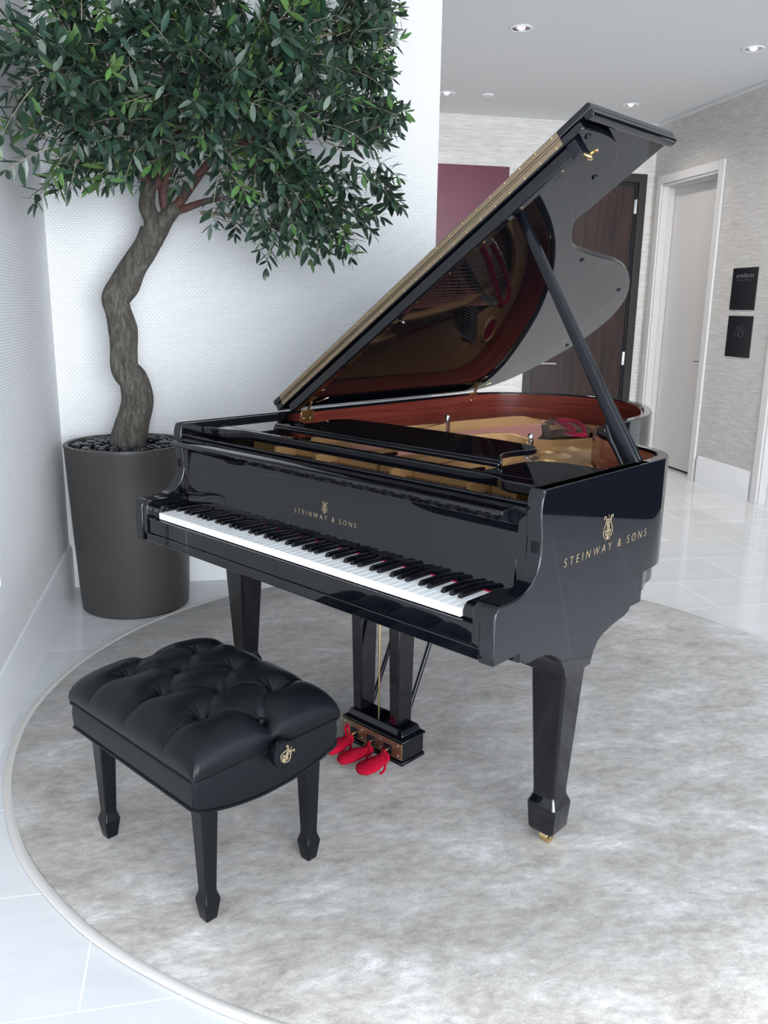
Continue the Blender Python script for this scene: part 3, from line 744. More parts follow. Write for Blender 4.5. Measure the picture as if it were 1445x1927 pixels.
# fallboard with its rounded lip
fb = [(.1585, .738), (.1638, .80), (.1685, .855), (.1725, .905), (.167, .9135), (.150, .921), (.128, .928), (.112, .933), (.1035, .938), (.1005, .9435), (.103, .9485), (.110, .951), (.150, .950), (.186, .947), (.187, .80), (.187, .738)]
bm = nb(); prism(bm, fb, -.6545, .6545, 'x'); fall = pm('fallboard', bm, lacquer, smooth=40, bevel=0.0015)
pm('fallboard_end', bx(-.6785, -.6548, .166, .19, .766, .945), lacquer); pm('fallboard_end', bx(.6548, .6785, .166, .19, .766, .945), lacquer)
for x in (-.665, .665):
    bm = nb(); cyl(bm, (x-.012, .165, .944), (x+.012, .165, .944), .006, n=12); pm('fallboard_pivot', bm, satin)
pm('felt_rail', bx(-.678, .678, .196, .2145, .90, .9535), lacquer, bevel=0.002)
# lettering on the fallboard
bm = text_bm('STEINWAY & SONS', 0.0135, 0.252, 0.0004, 1.75, 0, -0.010); pm('fallboard_lettering', place(bm, frame((.010, .1641, .807), (1, 0, 0), (0, .085, 1))), goldleaf, fall, smooth=0)
bm = place(lyre_emblem(.021, .034, .00055), frame((.009, .1652, .819), (1, 0, 0), (0, .085, 1))); pm('fallboard_emblem', bm, goldleaf, fall)
# lettering on the treble side
bm = text_bm('STEINWAY & SONS', 0.0205, 0.408, 0.0004, 1.75, 0.12, -0.014); pm('side_lettering', place(bm, frame((.7207, .4675, .8105), (0, 1, 0), (0, 0, 1))), goldleaf, smooth=0)
bm = place(lyre_emblem(.046, .066, .00105), frame((.7212, .4595, .830), (0, 1, 0), (0, 0, 1))); pm('side_emblem', bm, goldleaf)

# music desk frame and folded desk
zf0, zf1 = .956, .9855
fr_pts = [(-.677, .246), (-.565, .246), (-.545, .250), (-.525, .266), (-.505, .275), (-.44, .277), (.44, .277), (.505, .275), (.525, .266), (.545, .250), (.565, .246), (.677, .246),
          (.677, .556), (.530, .556), (.470, .530), (.445, .486), (.445, .300), (-.445, .300), (-.445, .486), (-.470, .530), (-.530, .556), (-.677, .556)]
bm = nb()
prism(bm, fr_pts[:12]+[(.677, .30), (-.677, .30)], zf0, zf1)
pm('music_desk_rail', bm, lacquer, bevel=0.004, seg=3)
for s in (-1, 1):
    pts = [(s*.677, .3005), (s*.677, .556), (s*.530, .556), (s*.470, .530), (s*.445, .486), (s*.445, .3005)]
    bm = nb(); prism(bm, pts, .966, zf1); pm('music_desk_shelf', bm, lacquer, bevel=0.002)
half = [(.455, .372), (.452, .382), (.436, .392), (.424, .412), (.402, .440), (.392, .470), (.391, .510), (.400, .545), (.412, .578), (.405, .610), (.385, .632), (.350, .648), (.22, .659), (0, .662)]
dp = half+[(-x, y) for x, y in half[::-1][1:]]
bm = nb(); prism(bm, dp, .9875, 1.004); md = pm('music_desk', bm, lacquer, bevel=0.003)
bm = nb(); box(bm, -.452, .452, .3635, .3775, .985, .9965); pm('desk_ledge', bm, lacquer, md, bevel=0.003)
for x in (-.305, .06, .415):
    bm = nb(); box(bm, x-.024, x+.024, .296, .312, .974, .980); cyl(bm, (x-.024, .304, .981), (x+.024, .304, .981), .0035, n=10)
    for k in (-1, 0, 1): cyl(bm, (x+k*.016, .304, .977), (x+k*.016, .304, .984), .0025, n=8)
    pm('desk_hinge', bm, brass)
for x in (-.285, .085, .395):
    pm('desk_arm', bx(x-.006, x+.006, .312, .375, .970, .979), lacquer)

# soundboard
sb = [p for p in OUT(.04) if p[1] > .45]
bm = nb(); prism(bm, sb, .800, .808); pm('soundboard', bm, spruce, smooth=0)
# cast plate
bm = nb()
box(bm, -.676, .676, .215, .50, .855, .876)
o1 = [p for p in OUT(.043) if p[1] > .49]; o2 = [p for p in OUT(.125) if p[1] > .49][:]
n1 = len(o1); o2 = offset(o1, .085)
strip(bm, o1, o2, .850, .872)
# treble web with three dished holes
web = [(.676, .50), (-.18, .50), (-.13, 1.0), (-.075, 1.22), (-.02, 1.42), (.045, 1.56), (.14, 1.66), (.20, 1.60), (.225, 1.48), (.24, 1.35), (.27, 1.20), (.33, 1.07), (.42, .97), (.52, .90), (.62, .84), (.676, .72)]
prism(bm, web, .853, .871)
prism(bm, [(-.676, .50), (-.43, .50), (-.405, 1.20), (-.372, 1.45), (-.39, 1.62), (-.45, 1.66), (-.50, 1.75), (-.555, 1.84), (-.60, 1.88), (-.64, 1.82), (-.676, 1.70)], .853, .871)
prism(bm, [(-.60, 1.90), (-.545, 1.86), (-.47, 1.84), (-.40, 1.80), (-.35, 1.88), (-.335, 1.95), (-.27, 2.045), (-.40, 2.04), (-.52, 1.97)], .853, .871)
rings_o = []
for k in range(33):
    a = 2*PI*k/32; c_, s_ = math.cos(a), math.sin(a)
    rings_o.append([Vector((-.47+r*.060*c_, 1.925+r*.045*s_, z)) for r, z in ((.86, .872), (.90, .882), (1.0, .884), (1.10, .880), (1.16, .871))])
R_ = [[bm.verts.new(p) for p in r] for r in rings_o]
for a, b_ in zip(R_, R_[1:]):
    for i in range(4): bm.faces.new((a[i], a[i+1], b_[i+1], b_[i]))
for x, y, r in ((.075, 1.205, .040), (.015, 1.375, .038), (.022, 1.535, .030), (.17, 1.05, .036)):
    lathe(bm, [(r*2.1, .0), (r*1.7, .004), (r*1.25, .011), (r*1.0, .0135), (r*.88, .012), (r*.80, .002)], (x, y, .870), 36, caps=False)
def fin(pts, h0, t_=.009, z0=.868):
    """pts: x,y,height"""
    path = [(p.x, p.y, p.z) for p in catmull(pts, 5)]
    L1 = offset([(a, b) for a, b, c in path], t_/2); L2 = offset([(a, b) for a, b, c in path], -t_/2)
    rings = [[Vector((*a, z0)), Vector((*b, z0)), Vector((*b, z0+c[2])), Vector((*a, z0+c[2]))] for a, b, c in zip(L1, L2, path)]
    loft(bm, rings)
fin([(-.60, .46, .04), (-.575, .80, .050), (-.553, .946, .056), (-.511, 1.077, .058), (-.467, 1.218, .060)], 0)
fin([(-.43, .47, .05), (-.41, .9, .055), (-.398, 1.20, .072), (-.397, 1.235, .074), (-.37, 1.39, .074), (-.325, 1.585, .074), (-.30, 1.66, .060), (-.29, 1.75, .030), (-.28, 1.84, .012)], 0)
fin([(-.24, .47, .05), (-.20, .70, .055), (-.157, .867, .074), (-.129, 1.006, .075), (-.075, 1.145, .074), (-.035, 1.20, .060), (-.010, 1.26, .046), (.02, 1.36, .036), (.075, 1.52, .034), (.13, 1.66, .028)], 0)
fin([(.08, .47, .05), (.10, .75, .055), (.09, .95, .05), (.072, 1.085, .055), (.0, 1.16, .056), (-.075, 1.145, .07)], 0)
fin([(.36, .47, .05), (.38, .70, .045), (.40, .88, .02)], 0)
fin([(-.067, .47, .04), (-.05, .7, .045), (-.04, .9, .01)], 0)
# raised front flange seen through the gap under the music desk, with scalloped ends
for x0, x1 in ((-.670, -.45), (-.43, -.25), (-.23, -.07), (-.05, .07), (.09, .35), (.37, .50), (.52, .67)):
    prism(bm, [(x0, .872), (x1, .872), (x1, .925), (x1-.02, .935), (x0+.02, .935), (x0, .925)], .452, .470, 'y')
for x in (-.44, -.24, .08, .36, .51): box(bm, x-.004, x+.004, .36, .47, .872, .930)
for x in (-.40, -.20, .12, .40):
    prism(bm, [(x, .872), (x+.07, .872), (x+.06, .880), (x+.035, .888), (x+.01, .905), (x, .928)], .30, .315, 'y')
pl = pm('cast_plate', bm, plate_m, smooth=35, bevel=0.0025)
for x, y, r in ((.075, 1.205, .040), (.015, 1.375, .038), (.022, 1.535, .030), (.17, 1.05, .036)):
    bm = nb(); lathe(bm, [(.0001, .8715), (r*.84, .8715), (r*.82, .8735)], (x, y, 0), 28, caps=False); lab(pm('plate_hole_shade', bm, slotm, pl), 'dark disc for the shade of a round hole in the gold plate')  # dark disc on the solid plate paints in the hole's shade
for x, y, h in ((-.398, 1.20, .942), (.071, 1.082, .930), (.16, .93, .900)):
    bm = nb(); lathe(bm, [(.0001, 0), (.0135, 0), (.0135, .007), (.009, .009), (.0085, .016), (.0105, .019), (.0085, .026), (.005, .030), (.0001, .031)], (x, y, h), 16, caps=False)
    if h > .92: cyl(bm, (x, y, .87), (x, y, h), .0115, n=16)
    pm('plate_bolt', bm, chrome)
# red felt woven behind the bridges, bridges
bm = nb(); tube(bm, catmull([(-.347, 1.925, .8955), (-.27, 1.845, .8955), (-.175, 1.745, .8955), (-.098, 1.650, .8955), (-.060, 1.575, .8955)], 5), .014, 6, flat=.3); pm('string_felt', bm, felt)
bm = nb(); tube(bm, catmull([(-.347, 1.925, .8955), (-.305, 1.955, .8955), (-.25, 1.925, .8955), (-.18, 1.850, .8955), (-.12, 1.77, .8955), (-.07, 1.69, .8955)], 5), .010, 6, flat=.35); pm('string_felt', bm, felt)
bm = nb(); tube(bm, catmull([(-.10, 1.60, .8955), (-.06, 1.575, .8955), (-.03, 1.585, .8955), (-.01, 1.61, .8955)], 5), .011, 6, flat=.35); pm('string_felt', bm, felt)
bpts = [(-.335, 1.86), (-.30, 1.76), (-.235, 1.66), (-.16, 1.55), (-.10, 1.45), (-.06, 1.36)]
BB_ = catmull([(x, y, .888) for x, y in bpts], 8)
def bridge(pts, z0, z1, w_):
    bm = nb(); P = [(p.x, p.y) for p in pts]; strip(bm, offset(P, w_/2), offset(P, -w_/2), z0, z1); return bm
br_ob = pm('bass_bridge', bridge(BB_, .81, .897, .030), damperfelt)
TBR = catmull([(.60, .62, 0), (.45, .72, 0), (.28, .88, 0), (.08, 1.10, 0), (-.10, 1.38, 0), (-.26, 1.62, 0), (-.42, 1.78, 0), (-.52, 1.80, 0)], 8)
pm('tenor_bridge', bridge(TBR, .81, .873, .030), damperfelt)
# soundboard ribs of red cloth between bridge and tail seen in the lid reflection
bm = nb(); tube(bm, catmull([(-.50, 1.30, .876), (-.44, 1.50, .876), (-.40, 1.66, .876)], 5), .012, 6, flat=.3); pm('string_felt', bm, felt)
NB = 26
arcp = catmull([(-.325, 2.005, 0), (-.255, 1.955, 0), (-.172, 1.873, 0), (-.110, 1.795, 0), (-.058, 1.712, 0), (-.022, 1.631, 0)], 10)
def along(P, t_):
    f = t_*(len(P)-1); k = min(int(f), len(P)-2); return P[k].lerp(P[k+1], f-k)
bm = nb(); prism(bm, [(-.47+.052*math.cos(2*PI*k/28), 1.925+.039*math.sin(2*PI*k/28)) for k in range(28)], .8712, .8735); pm('string_felt', bm, felt)
bm = nb(); prism(bm, [(-.495+.035*math.cos(2*PI*k/24), 1.785+.055*math.sin(2*PI*k/24)) for k in range(24)], .8712, .8725); pm('plate_hole_shade', bm, slotm)  # flat dark oval paints the shade of a second opening
hp0 = None
for i in range(NB):
    t_ = i/(NB-1)
    a = Vector((-.385+.205*t_, .47, .905)); b_ = along(BB_, t_); b_ = Vector((b_.x, b_.y, .902)); c_ = along(arcp, t_); c_ = Vector((c_.x, c_.y, .892))
    bm = nb(); tube(bm, [a, a.lerp(b_, .97)], .0029-.0011*t_, 6); pm('bass_string', bm, copper)
    bm = nb(); tube(bm, [a.lerp(b_, .97), b_, c_], .0006, 5); pm('string_tail', bm, steel)
    if hp0 is None:
        bm = nb(); cyl(bm, (0, 0, 0), (0, 0, .022), .0022, n=8); hp0 = pm('hitch_pin', bm, chrome); hp0.location = (c_.x, c_.y, .872)
    else:
        o = hp0.copy(); link(o); o.parent = piano; o.location = (c_.x, c_.y, .872)
for i in range(64):
    t_ = i/63; k = 1-t_
    b_ = along(TBR, t_)
    x0 = b_.x+(.05+.30*t_) if t_ < .99 else b_.x+.35
    x0 = .62-.80*t_**.9
    bm = nb(); tube(bm, [(x0, .47, .888), (b_.x, b_.y, .880), (b_.x-.02-.03*t_, min(b_.y+.10, 1.95), .873)], .0009, 5); pm('steel_string', bm, steel)
tp0 = None
for r_ in range(2):
    for i in range(44):
        x = -.62+1.24*i/43+(.012 if r_ else 0)
        if min(abs(x-q) for q in (-.44, -.24, .08, .36, .51)) < .008: continue
        if tp0 is None:
            bm = nb(); cyl(bm, (0, 0, 0), (0, 0, .026), .0033, n=8); box(bm, -.0028, .0028, -.0028, .0028, .026, .034); tp0 = pm('tuning_pin', bm, steel); tp0.location = (x, .34+.035*r_, .876)
        else:
            o = tp0.copy(); link(o); o.parent = piano; o.location = (x, .34+.035*r_, .876)
ag0 = None
for i in range(70):
    x = -.40+.85*i/69
    if min(abs(x-q) for q in (-.44, -.24, .08, .36, .51)) < .010: continue
    if ag0 is None:
        ag0 = pm('agraffe', bx(-.0035, .0035, -.003, .003, 0, .028), brassmatte); ag0.location = (x, .418, .876)
    else:
        o = ag0.copy(); link(o); o.parent = piano; o.location = (x, .418, .876)
# block at the treble corner by the waist
bm = nb(); tube(bm, [(.26, 1.12, .884), (.31, 1.06, .892), (.36, 1.0, .892)], .008, 8); cyl(bm, (.335, .985, .872), (.335, .985, .900), .012, n=14); pm('plate_clamp', bm, plate_m)

# ------------------------------------------------------------------ lid
TH = math.radians(34.3); HO = Vector((-.72, 0, 1.004))
LM = Matrix(((math.cos(TH), 0, -math.sin(TH), HO.x), (0, 1, 0, 0), (math.sin(TH), 0, math.cos(TH), HO.z), (0, 0, 0, 1)))  # (u, y, h)
YFD = .610
lc = [(1.462, .70), (1.455, .775), (1.432, .835), (1.395, .882), (1.35, .915), (1.295, .942), (1.235, .968), (1.175, 1.005), (1.12, 1.052), (1.068, 1.118), (1.030, 1.195), (1.010, 1.29), (.995, 1.42), (.980, 1.55), (.957, 1.655), (.918, 1.755), (.858, 1.865), (.783, 1.97), (.69, 2.055), (.57, 2.115), (.44, 2.128), (.32, 2.102), (.20, 2.047), (.10, 1.975), (.035, 1.88), (.002, 1.76), (-.006, 1.60)]
lp = [(p.x, p.y) for p in catmull([(x, y, 0) for x, y in lc], 5)]
outline = [(1.452, YFD), (1.460, YFD+.006)]+lp+[(-.006, 1.2), (-.006, YFD)]
bm = nb(); prism(bm, outline, 0, .021, M=LM)
lid = pm('lid', bm, lacquer, smooth=40, bevel=0.003, seg=3)
fl = [(-.012, YFD), (1.500, YFD), (1.500, 1.082), (-.012, 1.082)]
bm = nb(); prism(bm, fl, .0245, .0455, M=LM); flap = pm('front_flap', bm, lacquer, lid, bevel=0.004, seg=3)
bm = nb(); prism(bm, [(1.472, .012), (1.480, .0085), (1.496, .0085), (1.500, .014), (1.500, .0265), (1.472, .0265)], YFD+.002, 1.080, 'y', M=LM); pm('flap_edge_moulding', bm, lacquer, lid, bevel=0.002)
# brass continuous hinge on the two front edges, with screws
for h0, h1 in ((.0040, .0185), (.0275, .0420)):
    bm = nb(); prism(bm, [(.035, h0), (1.395, h0), (1.395, h1), (.035, h1)], YFD-.0022, YFD-.0002, 'y', M=LM)
    st = pm('piano_hinge_leaf', bm, brassmatte, lid, bevel=0.0005)
    s0 = None; hm = (h0+h1)/2+(-.004 if h0 < .02 else .004)
    for i in range(24):
        u = .06+1.315*i/23
        bm = None
        if s0 is None:
            bm = nb(); lathe(bm, [(.0001, .0012), (.0022, .0009), (.0032, 0)], n=10, caps=False)
            place(bm, frame((0, 0, 0), (1, 0, 0), (0, 0, 1))); s0 = pm('hinge_screw', bm, brass, st); tgt = s0
        else:
            tgt = s0.copy(); link(tgt); tgt.parent = st
        tgt.location = LM @ Vector((u, YFD-.0022, hm))
bm = nb(); tube(bm, [LM @ Vector((.035, YFD+.0005, .0228)), LM @ Vector((1.395, YFD+.0005, .0228))], .0034, 10); lab(pm('piano_hinge_knuckle', bm, brassmatte, lid), 'thin brass barrel between the two hinge leaves')
# batten under the lid with screws and lid lock
bt = [(.045, -.001), (1.405, -.001), (1.405, -.034), (1.395, -.038), (.06, -.038), (.045, -.030)]
bm = nb(); prism(bm, bt, YFD+.010, YFD+.042, 'y', M=LM); bat = pm('lid_batten', bm, lacquer, lid, bevel=0.005, seg=3)
for i in range(9):
    u = .16+1.19*i/8
    bm = nb(); lathe(bm, [(.0001, .0012), (.0035, .0010), (.005, 0)], n=12, caps=False)
    place(bm, LM @ frame((u, YFD+.026, -.0382), (1, 0, 0), (0, -1, 0))); pm('batten_screw', bm, brass, bat)
# lock block
bm = nb(); box(bm, 1.395, 1.425, YFD+.008, YFD+.052, -.042, .0, LM); pm('lock_block', bm, satin, lid, bevel=0.002)
bm = nb(); tube(bm, [LM @ Vector(p) for p in ((1.41, YFD+.03, -.025), (1.425, YFD+.03, -.052), (1.430, YFD+.035, -.060))], .0048, 10); box(bm, 1.417, 1.427, YFD+.035, YFD+.052, -.058, -.044, LM); cyl(bm, LM @ Vector((1.425, YFD+.05, -.040)), LM @ Vector((1.447, YFD+.05, -.048)), .0045, n=10)
lab(pm('lid_lock', bm, brass, lid, bevel=0.001), 'small brass lid latch')
# rubber bumpers
for u, y in ((1.440, .662), (1.323, .875), (.972, 1.325), (.815, 1.845), (.389, 2.055)):
    bm = nb(); lathe(bm, [(.0001, .006), (.006, .0055), (.0085, .003), (.009, 0)], n=16, caps=False); place(bm, LM @ frame((u, y, 0), (1, 0, 0), (0, -1, 0))); pm('lid_bumper', bm, satin, lid)
bm = nb(); lathe(bm, [(.0001, .002), (.011, .002), (.014, .0)], n=20, caps=False); place(bm, LM @ frame((1.29, .725, 0), (1, 0, 0), (0, -1, 0))); pm('prop_cup', bm, satin, lid)
# spine hinges
for y in (.715, 1.735):
    bm = nb()
    box(bm, -.682, -.6785, y-.032, y+.032, .958, .996)          # leaf on inner rim
    cyl(bm, (-.680, y-.030, 1.0005), (-.680, y+.030, 1.0005), .0045, n=12)
    box(bm, .035, .085, y-.025, y+.025, -.003, .0, LM)
    tube(bm, [(-.680, y, 1.001), (-.668, y, 1.016), (-.655, y, 1.035)], .005, 8)
    for q in (-.016, .016): lathe(bm, [(.0001, .0025), (.004, .002), (.006, 0)], n=12, caps=False, M=frame((-.6785, y+q, .970), (0, 1, 0), (0, 0, 1)))
    tube(bm, [(-.66, y+.025, 1.03), (-.635, y+.04, 1.042), (-.622, y+.055, 1.050)], .0022, 8)
    pm('lid_hinge', bm, brass, bevel=0.0008)

# prop stick
def stick_box(bm, p0, p1, w0, w1, d0, d1, off=0.0):
    p0, p1 = Vector(p0), Vector(p1); ax = (p1-p0).normalized(); nx = Vector((0, 1, 0)); ny = ax.cross(nx).normalized()
    rings = []
    for p, w, d in ((p0, w0, d0), (p1, w1, d1)):
        rings.append([p+ny*(w*.5*a)+nx*(d*.5*b_)+ny*off for a, b_ in ((-1, -1), (1, -1), (1, 1), (-1, 1))])
    return loft(bm, rings)
S0 = Vector((.700, .655, .955)); S1 = Vector((.246, .690, 1.655))
def sp(t_): return S0.lerp(S1, t_)
bm = nb()
ax = (S1-S0).normalized(); nx = (Vector((0, 1, 0))-ax*ax.y).normalized(); ny = ax.cross(nx).normalized()   # ny: roughly +x-up
prof = [(0, .0215, .034), (.10, .0205, .034), (.17, .0185, .032), (.22, .0165, .029), (.30, .0150, .027), (.8, .0125, .022), (.985, .0115, .020), (1.0, .007, .014)]
rings = []
for t_, w, d in prof:
    c = sp(t_); w2, d2 = w*1.0, d*.5
    ring = []
    for a, b_ in ((-.8, -1), (-1, -.75), (-1, .75), (-.8, 1), (.8, 1), (1, .85), (1, -.85), (.8, -1)): ring.append(c+ny*(w2*a)+nx*(d2*b_))
    rings.append(ring)
loft(bm, rings)
ps = pm('prop_stick', bm, satin, smooth=50, bevel=0.001)
# dark sunk tube painting the routed slot's shade on its outer face and the short half-stick beside it
sgn = 1 if ny.x > 0 else -1
bm = nb(); A = sp(.05)+ny*sgn*(.0210-.0028); B = sp(.33)+ny*sgn*(.0148-.0016)
tube(bm, [A, A.lerp(B, .03), A.lerp(B, .97), B], [.002, .0052, .0042, .0015], 12, flat=1); pm('stick_slot_shade', bm, seal, ps)
bm = nb(); P = [sp(t_)-ny*sgn*o_-nx*.003 for t_, o_ in ((.0, .028), (.12, .0265), (.15, .0285), (.195, .0225), (.215, .013))]
tube(bm, P, [.0115, .0115, .0115, .0105, .005], 10); pm('short_prop_stick', bm, satin, ps, smooth=60)

# ------------------------------------------------------------------ legs
def sq_leg(cx, cy, rings_, m, name='leg'):
    bm = nb(); R = []
    for h, z in rings_:
        c_ = h*.14
        R.append([Vector((cx+a, cy+b_, z)) for a, b_ in ((-h, -h+c_), (-h+c_, -h), (h-c_, -h), (h, -h+c_), (h, h-c_), (h-c_, h), (-h+c_, h), (-h, h-c_))])
    loft(bm, R); return bm
LEG = [(.0330, .042), (.0385, .052), (.0430, .119), (.0425, .124), (.0335, .145), (.0325, .158), (.0500, .500), (.0520, .505), (.054, .530), (.054, .64)]
for cx, cy in ((.664, .365), (-.629, .365), (-.26, 1.75)):
    bm = sq_leg(cx, cy, LEG, lacquer); lg = pm('leg', bm, lacquer, smooth=30, bevel=0.0012)
    bm = nb(); cyl(bm, (cx-.012, cy, .020), (cx+.012, cy, .020), .0195, n=20); cs = cyl(bm, (cx, cy-.004, .030), (cx, cy-.004, .054), .010, n=12)
    box(bm, cx-.017, cx-.013, cy-.012, cy+.012, .014, .050); box(bm, cx+.013, cx+.017, cy-.012, cy+.012, .014, .050)
    pm('caster', bm, brass, lg, bevel=0.001)
# carved bracket over each front leg
brk = [(.108, .634), (.108, .622), (.113, .610), (.124, .602), (.140, .598), (.17, .5985), (.205, .597), (.232, .590), (.258, .577), (.280, .558), (.296, .534), (.305, .507), (.427, .507), (.430, .520), (.438, .540), (.455, .560), (.478, .573), (.515, .583), (.555, .590), (.590, .594), (.612, .602), (.622, .616), (.624, .634)]
for s in (-1, 1):
    x0, x1 = sorted((s*.600, s*.7203))
    bm = nb(); prism(bm, brk, x0, x1, 'x'); pm('leg_bracket', bm, lacquer, smooth=40, bevel=0.003)

# ------------------------------------------------------------------ pedal lyre
PX = .0365
ly = nb(); box(ly, PX-.130, PX+.130, .338, .445, .022, .034); box(ly, PX-.126, PX+.126, .345, .441, .034, .098)
pm('pedal_box', ly, lacquer, bevel=0.003)
ly = nb(); loft(ly, [[Vector((PX+sx_*w_, y, z)) for sx_, y in ((-1, y0), (1, y0), (1, y1), (-1, y1))] for w_, y0, y1, z in ((.131, .338, .446, .098), (.131, .338, .446, .103), (.118, .350, .434, .112), (.114, .354, .430, .126), (.110, .357, .427, .130))])
pm('pedal_box_top', ly, lacquer, bevel=0.002)
bm = nb(); box(bm, PX-.1285, PX+.1295, .3355, .3395, .044, .097); gp = lab(pm('pedal_face_plate', bm, brassmatte, bevel=0.0006), 'brass plate on the front of the pedal box')
for x, z in ((-.115, .088), (-.04, .084), (.04, .084), (.115, .088), (-.04, .056), (.04, .056), (.115, .056)):
    bm = nb(); lathe(bm, [(.0001, .0014), (.0025, .001), (.0036, 0)], n=10, caps=False, M=frame((PX+x, .3354, z), (1, 0, 0), (0, 0, 1))); pm('plate_screw', bm, chrome, gp)
for s, xa, xb in ((-1, -.105, -.034), (1, .055, .125)):
    # two tapered posts, wider at the top
    bm = nb(); a0, a1 = (-.106, -.070) if s < 0 else (.053, .089)
    b0, b1 = (-.118, -.066) if s < 0 else (.043, .092)
    loft(bm, [[Vector((PX+x, y, z)) for x, y in ((a0, .362), (a1, .362), (a1, .424), (a0, .424))] for z in (.130,)]+[[Vector((PX+x, y, z)) for x, y in ((b0, .356), (b1, .356), (b1, .432), (b0, .432))] for z in (.634,)])
    pm('lyre_post', bm, lacquer, bevel=0.004)
for x in (-.024,):
    bm = nb(); cyl(bm, (PX+x, .395, .128), (PX+x, .395, .634), .0032, n=10); lab(pm('pedal_rod', bm, brass), 'thin vertical brass rod')
for x in (-.075, .075):
    bm = nb(); cyl(bm, (PX+x-.02, .436, .118), (PX+x+.02, .62, .634), .0075, n=12); pm('lyre_brace', bm, satin)
for x in (-.072, .0, .072):
    bm = nb(); P = [(PX+x, .345, .062), (PX+x, .328, .062), (PX+x, .308, .060)]
    tube(bm, P, [.008, .008, .007], 10, flat=.6); pm('pedal', bm, brass)
    pm('pedal_slot', bx(PX+x-.017, PX+x+.017, .3335, .336, .050, .080), seal, gp)

# red velvet covers tied over the pedals: things of their own
PR = Matrix.Rotation(AZ, 4, 'Z')
def pedal_cover(x, label, yaw, sc_=1.0, droop=0):
    w0 = PR @ Vector((PX+x, .268, 0.0)); r = thing('velvet_pedal_cover', label, 'pedal cover', (w0.x, w0.y, 0.0125), AZ, 'red velvet pedal covers')
    Rz = Matrix.Rotation(yaw, 4, 'Z')
    prof_ = [(.058, .009, .007), (.052, .016, .012), (.044, .0145, .012), (.036, .0165, .013), (.022, .023, .0145), (.004, .029, .0155), (-.016, .0315, .0160), (-.032, .0305, .0150), (-.044, .026, .0125), (-.053, .0185, .009), (-.058, .008, .004)]
    bm = nb(); rings = []
    for y, hw, hz in prof_:
        zc = .047-.10*max(0, (.03-y))*.15-droop*max(0, .04-y)
        rings.append([Rz @ Vector((hw*sc_*math.cos(a)*(1+.20*noise.noise(Vector((math.cos(a)*2, y*55, x*50)))), y, zc+hz*math.sin(a)*(1+.45*noise.noise(Vector((y*60+3, math.cos(a)*2.2, x*30)))))) for a in [2*PI*k/18 for k in range(18)]])
    loft(bm, rings)
    b = mesh_obj('cover_bag', bm, velvet, r, smooth=80)
    bm = nb()
    tube(bm, catmull([Rz @ Vector(p) for p in ((.0, .040, .062), (.012, .045, .064), (.020, .040, .056), (.022, .030, .040), (.030, .018, .026), (.026, .005, .018))], 4), .0042, 8, flat=.35)
    tube(bm, catmull([Rz @ Vector(p) for p in ((.0, .040, .062), (-.014, .046, .066), (-.018, .052, .080 if droop == 0 else .066), (-.006, .050, .094 if droop == 0 else .070), (.004, .044, .068))], 4), .0045, 8, flat=.35)
    ring = [Rz @ Vector((.0175*math.cos(a), .042, .047+.0155*math.sin(a))) for a in [2*PI*k/16 for k in range(17)]]
    tube(bm, ring, .003, 6)
    mesh_obj('tie_ribbon', bm, velvet, r, smooth=80)
pedal_cover(-.074, 'red velvet pedal cover with a loop of ribbon standing up, leftmost beside the bench', .05)
pedal_cover(.0, 'red velvet pedal cover on the middle pedal, pointing toward the bench', -.42, 1.0, .12)
pedal_cover(.076, 'red velvet pedal cover on the rightmost pedal, nearest the end of the brass plate', -.12, 1.08, .10)

# ------------------------------------------------------------------ bench (same orientation as the piano)
BC = PR @ Vector((.0385, -.2795, 0))
bench = thing('piano_bench', 'black tufted leather piano bench on four tapered legs in front of the keyboard', 'bench', (BC.x, BC.y, 0.0125), AZ)
HX, HY = .273, .2115
def bmo(name, bm, m, parent=None, **k): return mesh_obj(name, bm, m, parent or bench, **k)
BL = [(.0145, .0), (.0155, .004), (.0222, .050), (.0215, .054), (.0160, .072), (.0158, .080), (.0232, .300), (.0232, .330)]
for sx_ in (-1, 1):
    for sy_ in (-1, 1):
        bm = sq_leg(sx_*.2235, sy_*.155, BL, benchwood); bmo('leg', bm, benchwood, smooth=30, bevel=0.0008)
# upholstered skirt: bottom edge bows down on the short ends
def zbot(x, y):
    e = abs(x)/HX; f = max(0, (e-.97)/.03)
    return .322-.026*f*1.45*(1-(y/HY)**2)
bm = nb(); ring0 = []; N1 = 28; N2 = 22; cr_ = .010
per = []
for i in range(N1+1): per.append((-HX+cr_+(2*HX-2*cr_)*i/N1, -HY))
for i in range(N2+1): per.append((HX, -HY+cr_+(2*HY-2*cr_)*i/N2))
for i in range(N1+1): per.append((HX-cr_-(2*HX-2*cr_)*i/N1, HY))
for i in range(N2+1): per.append((-HX, HY-cr_-(2*HY-2*cr_)*i/N2))
rings = [[Vector((x*k, y*k, (zbot(x, y) if lvl == 0 else z))) for x, y in per] for lvl, k, z in ((0, .985, 0), (0, 1.0, 0), (1, 1.012, .357), (2, 1.002, .389), (3, .96, .392))]
for v in rings[0]: v.z += .002
loft(bm, rings); bmo('skirt', bm, leather, smooth=40)
for zf, rr2, k in ((lambda x, y: .3905, .0042, 1.012), (lambda x, y: zbot(x, y), .0036, 1.004)):
    P = [Vector((x*k, y*k, zf(x, y)+.0012*noise.noise(Vector((x*20, y*20, 0))))) for x, y in per]; bm = nb()
    tube(bm, P+[P[0]], rr2, 8, caps=False); bmo('piping', bm, leather)
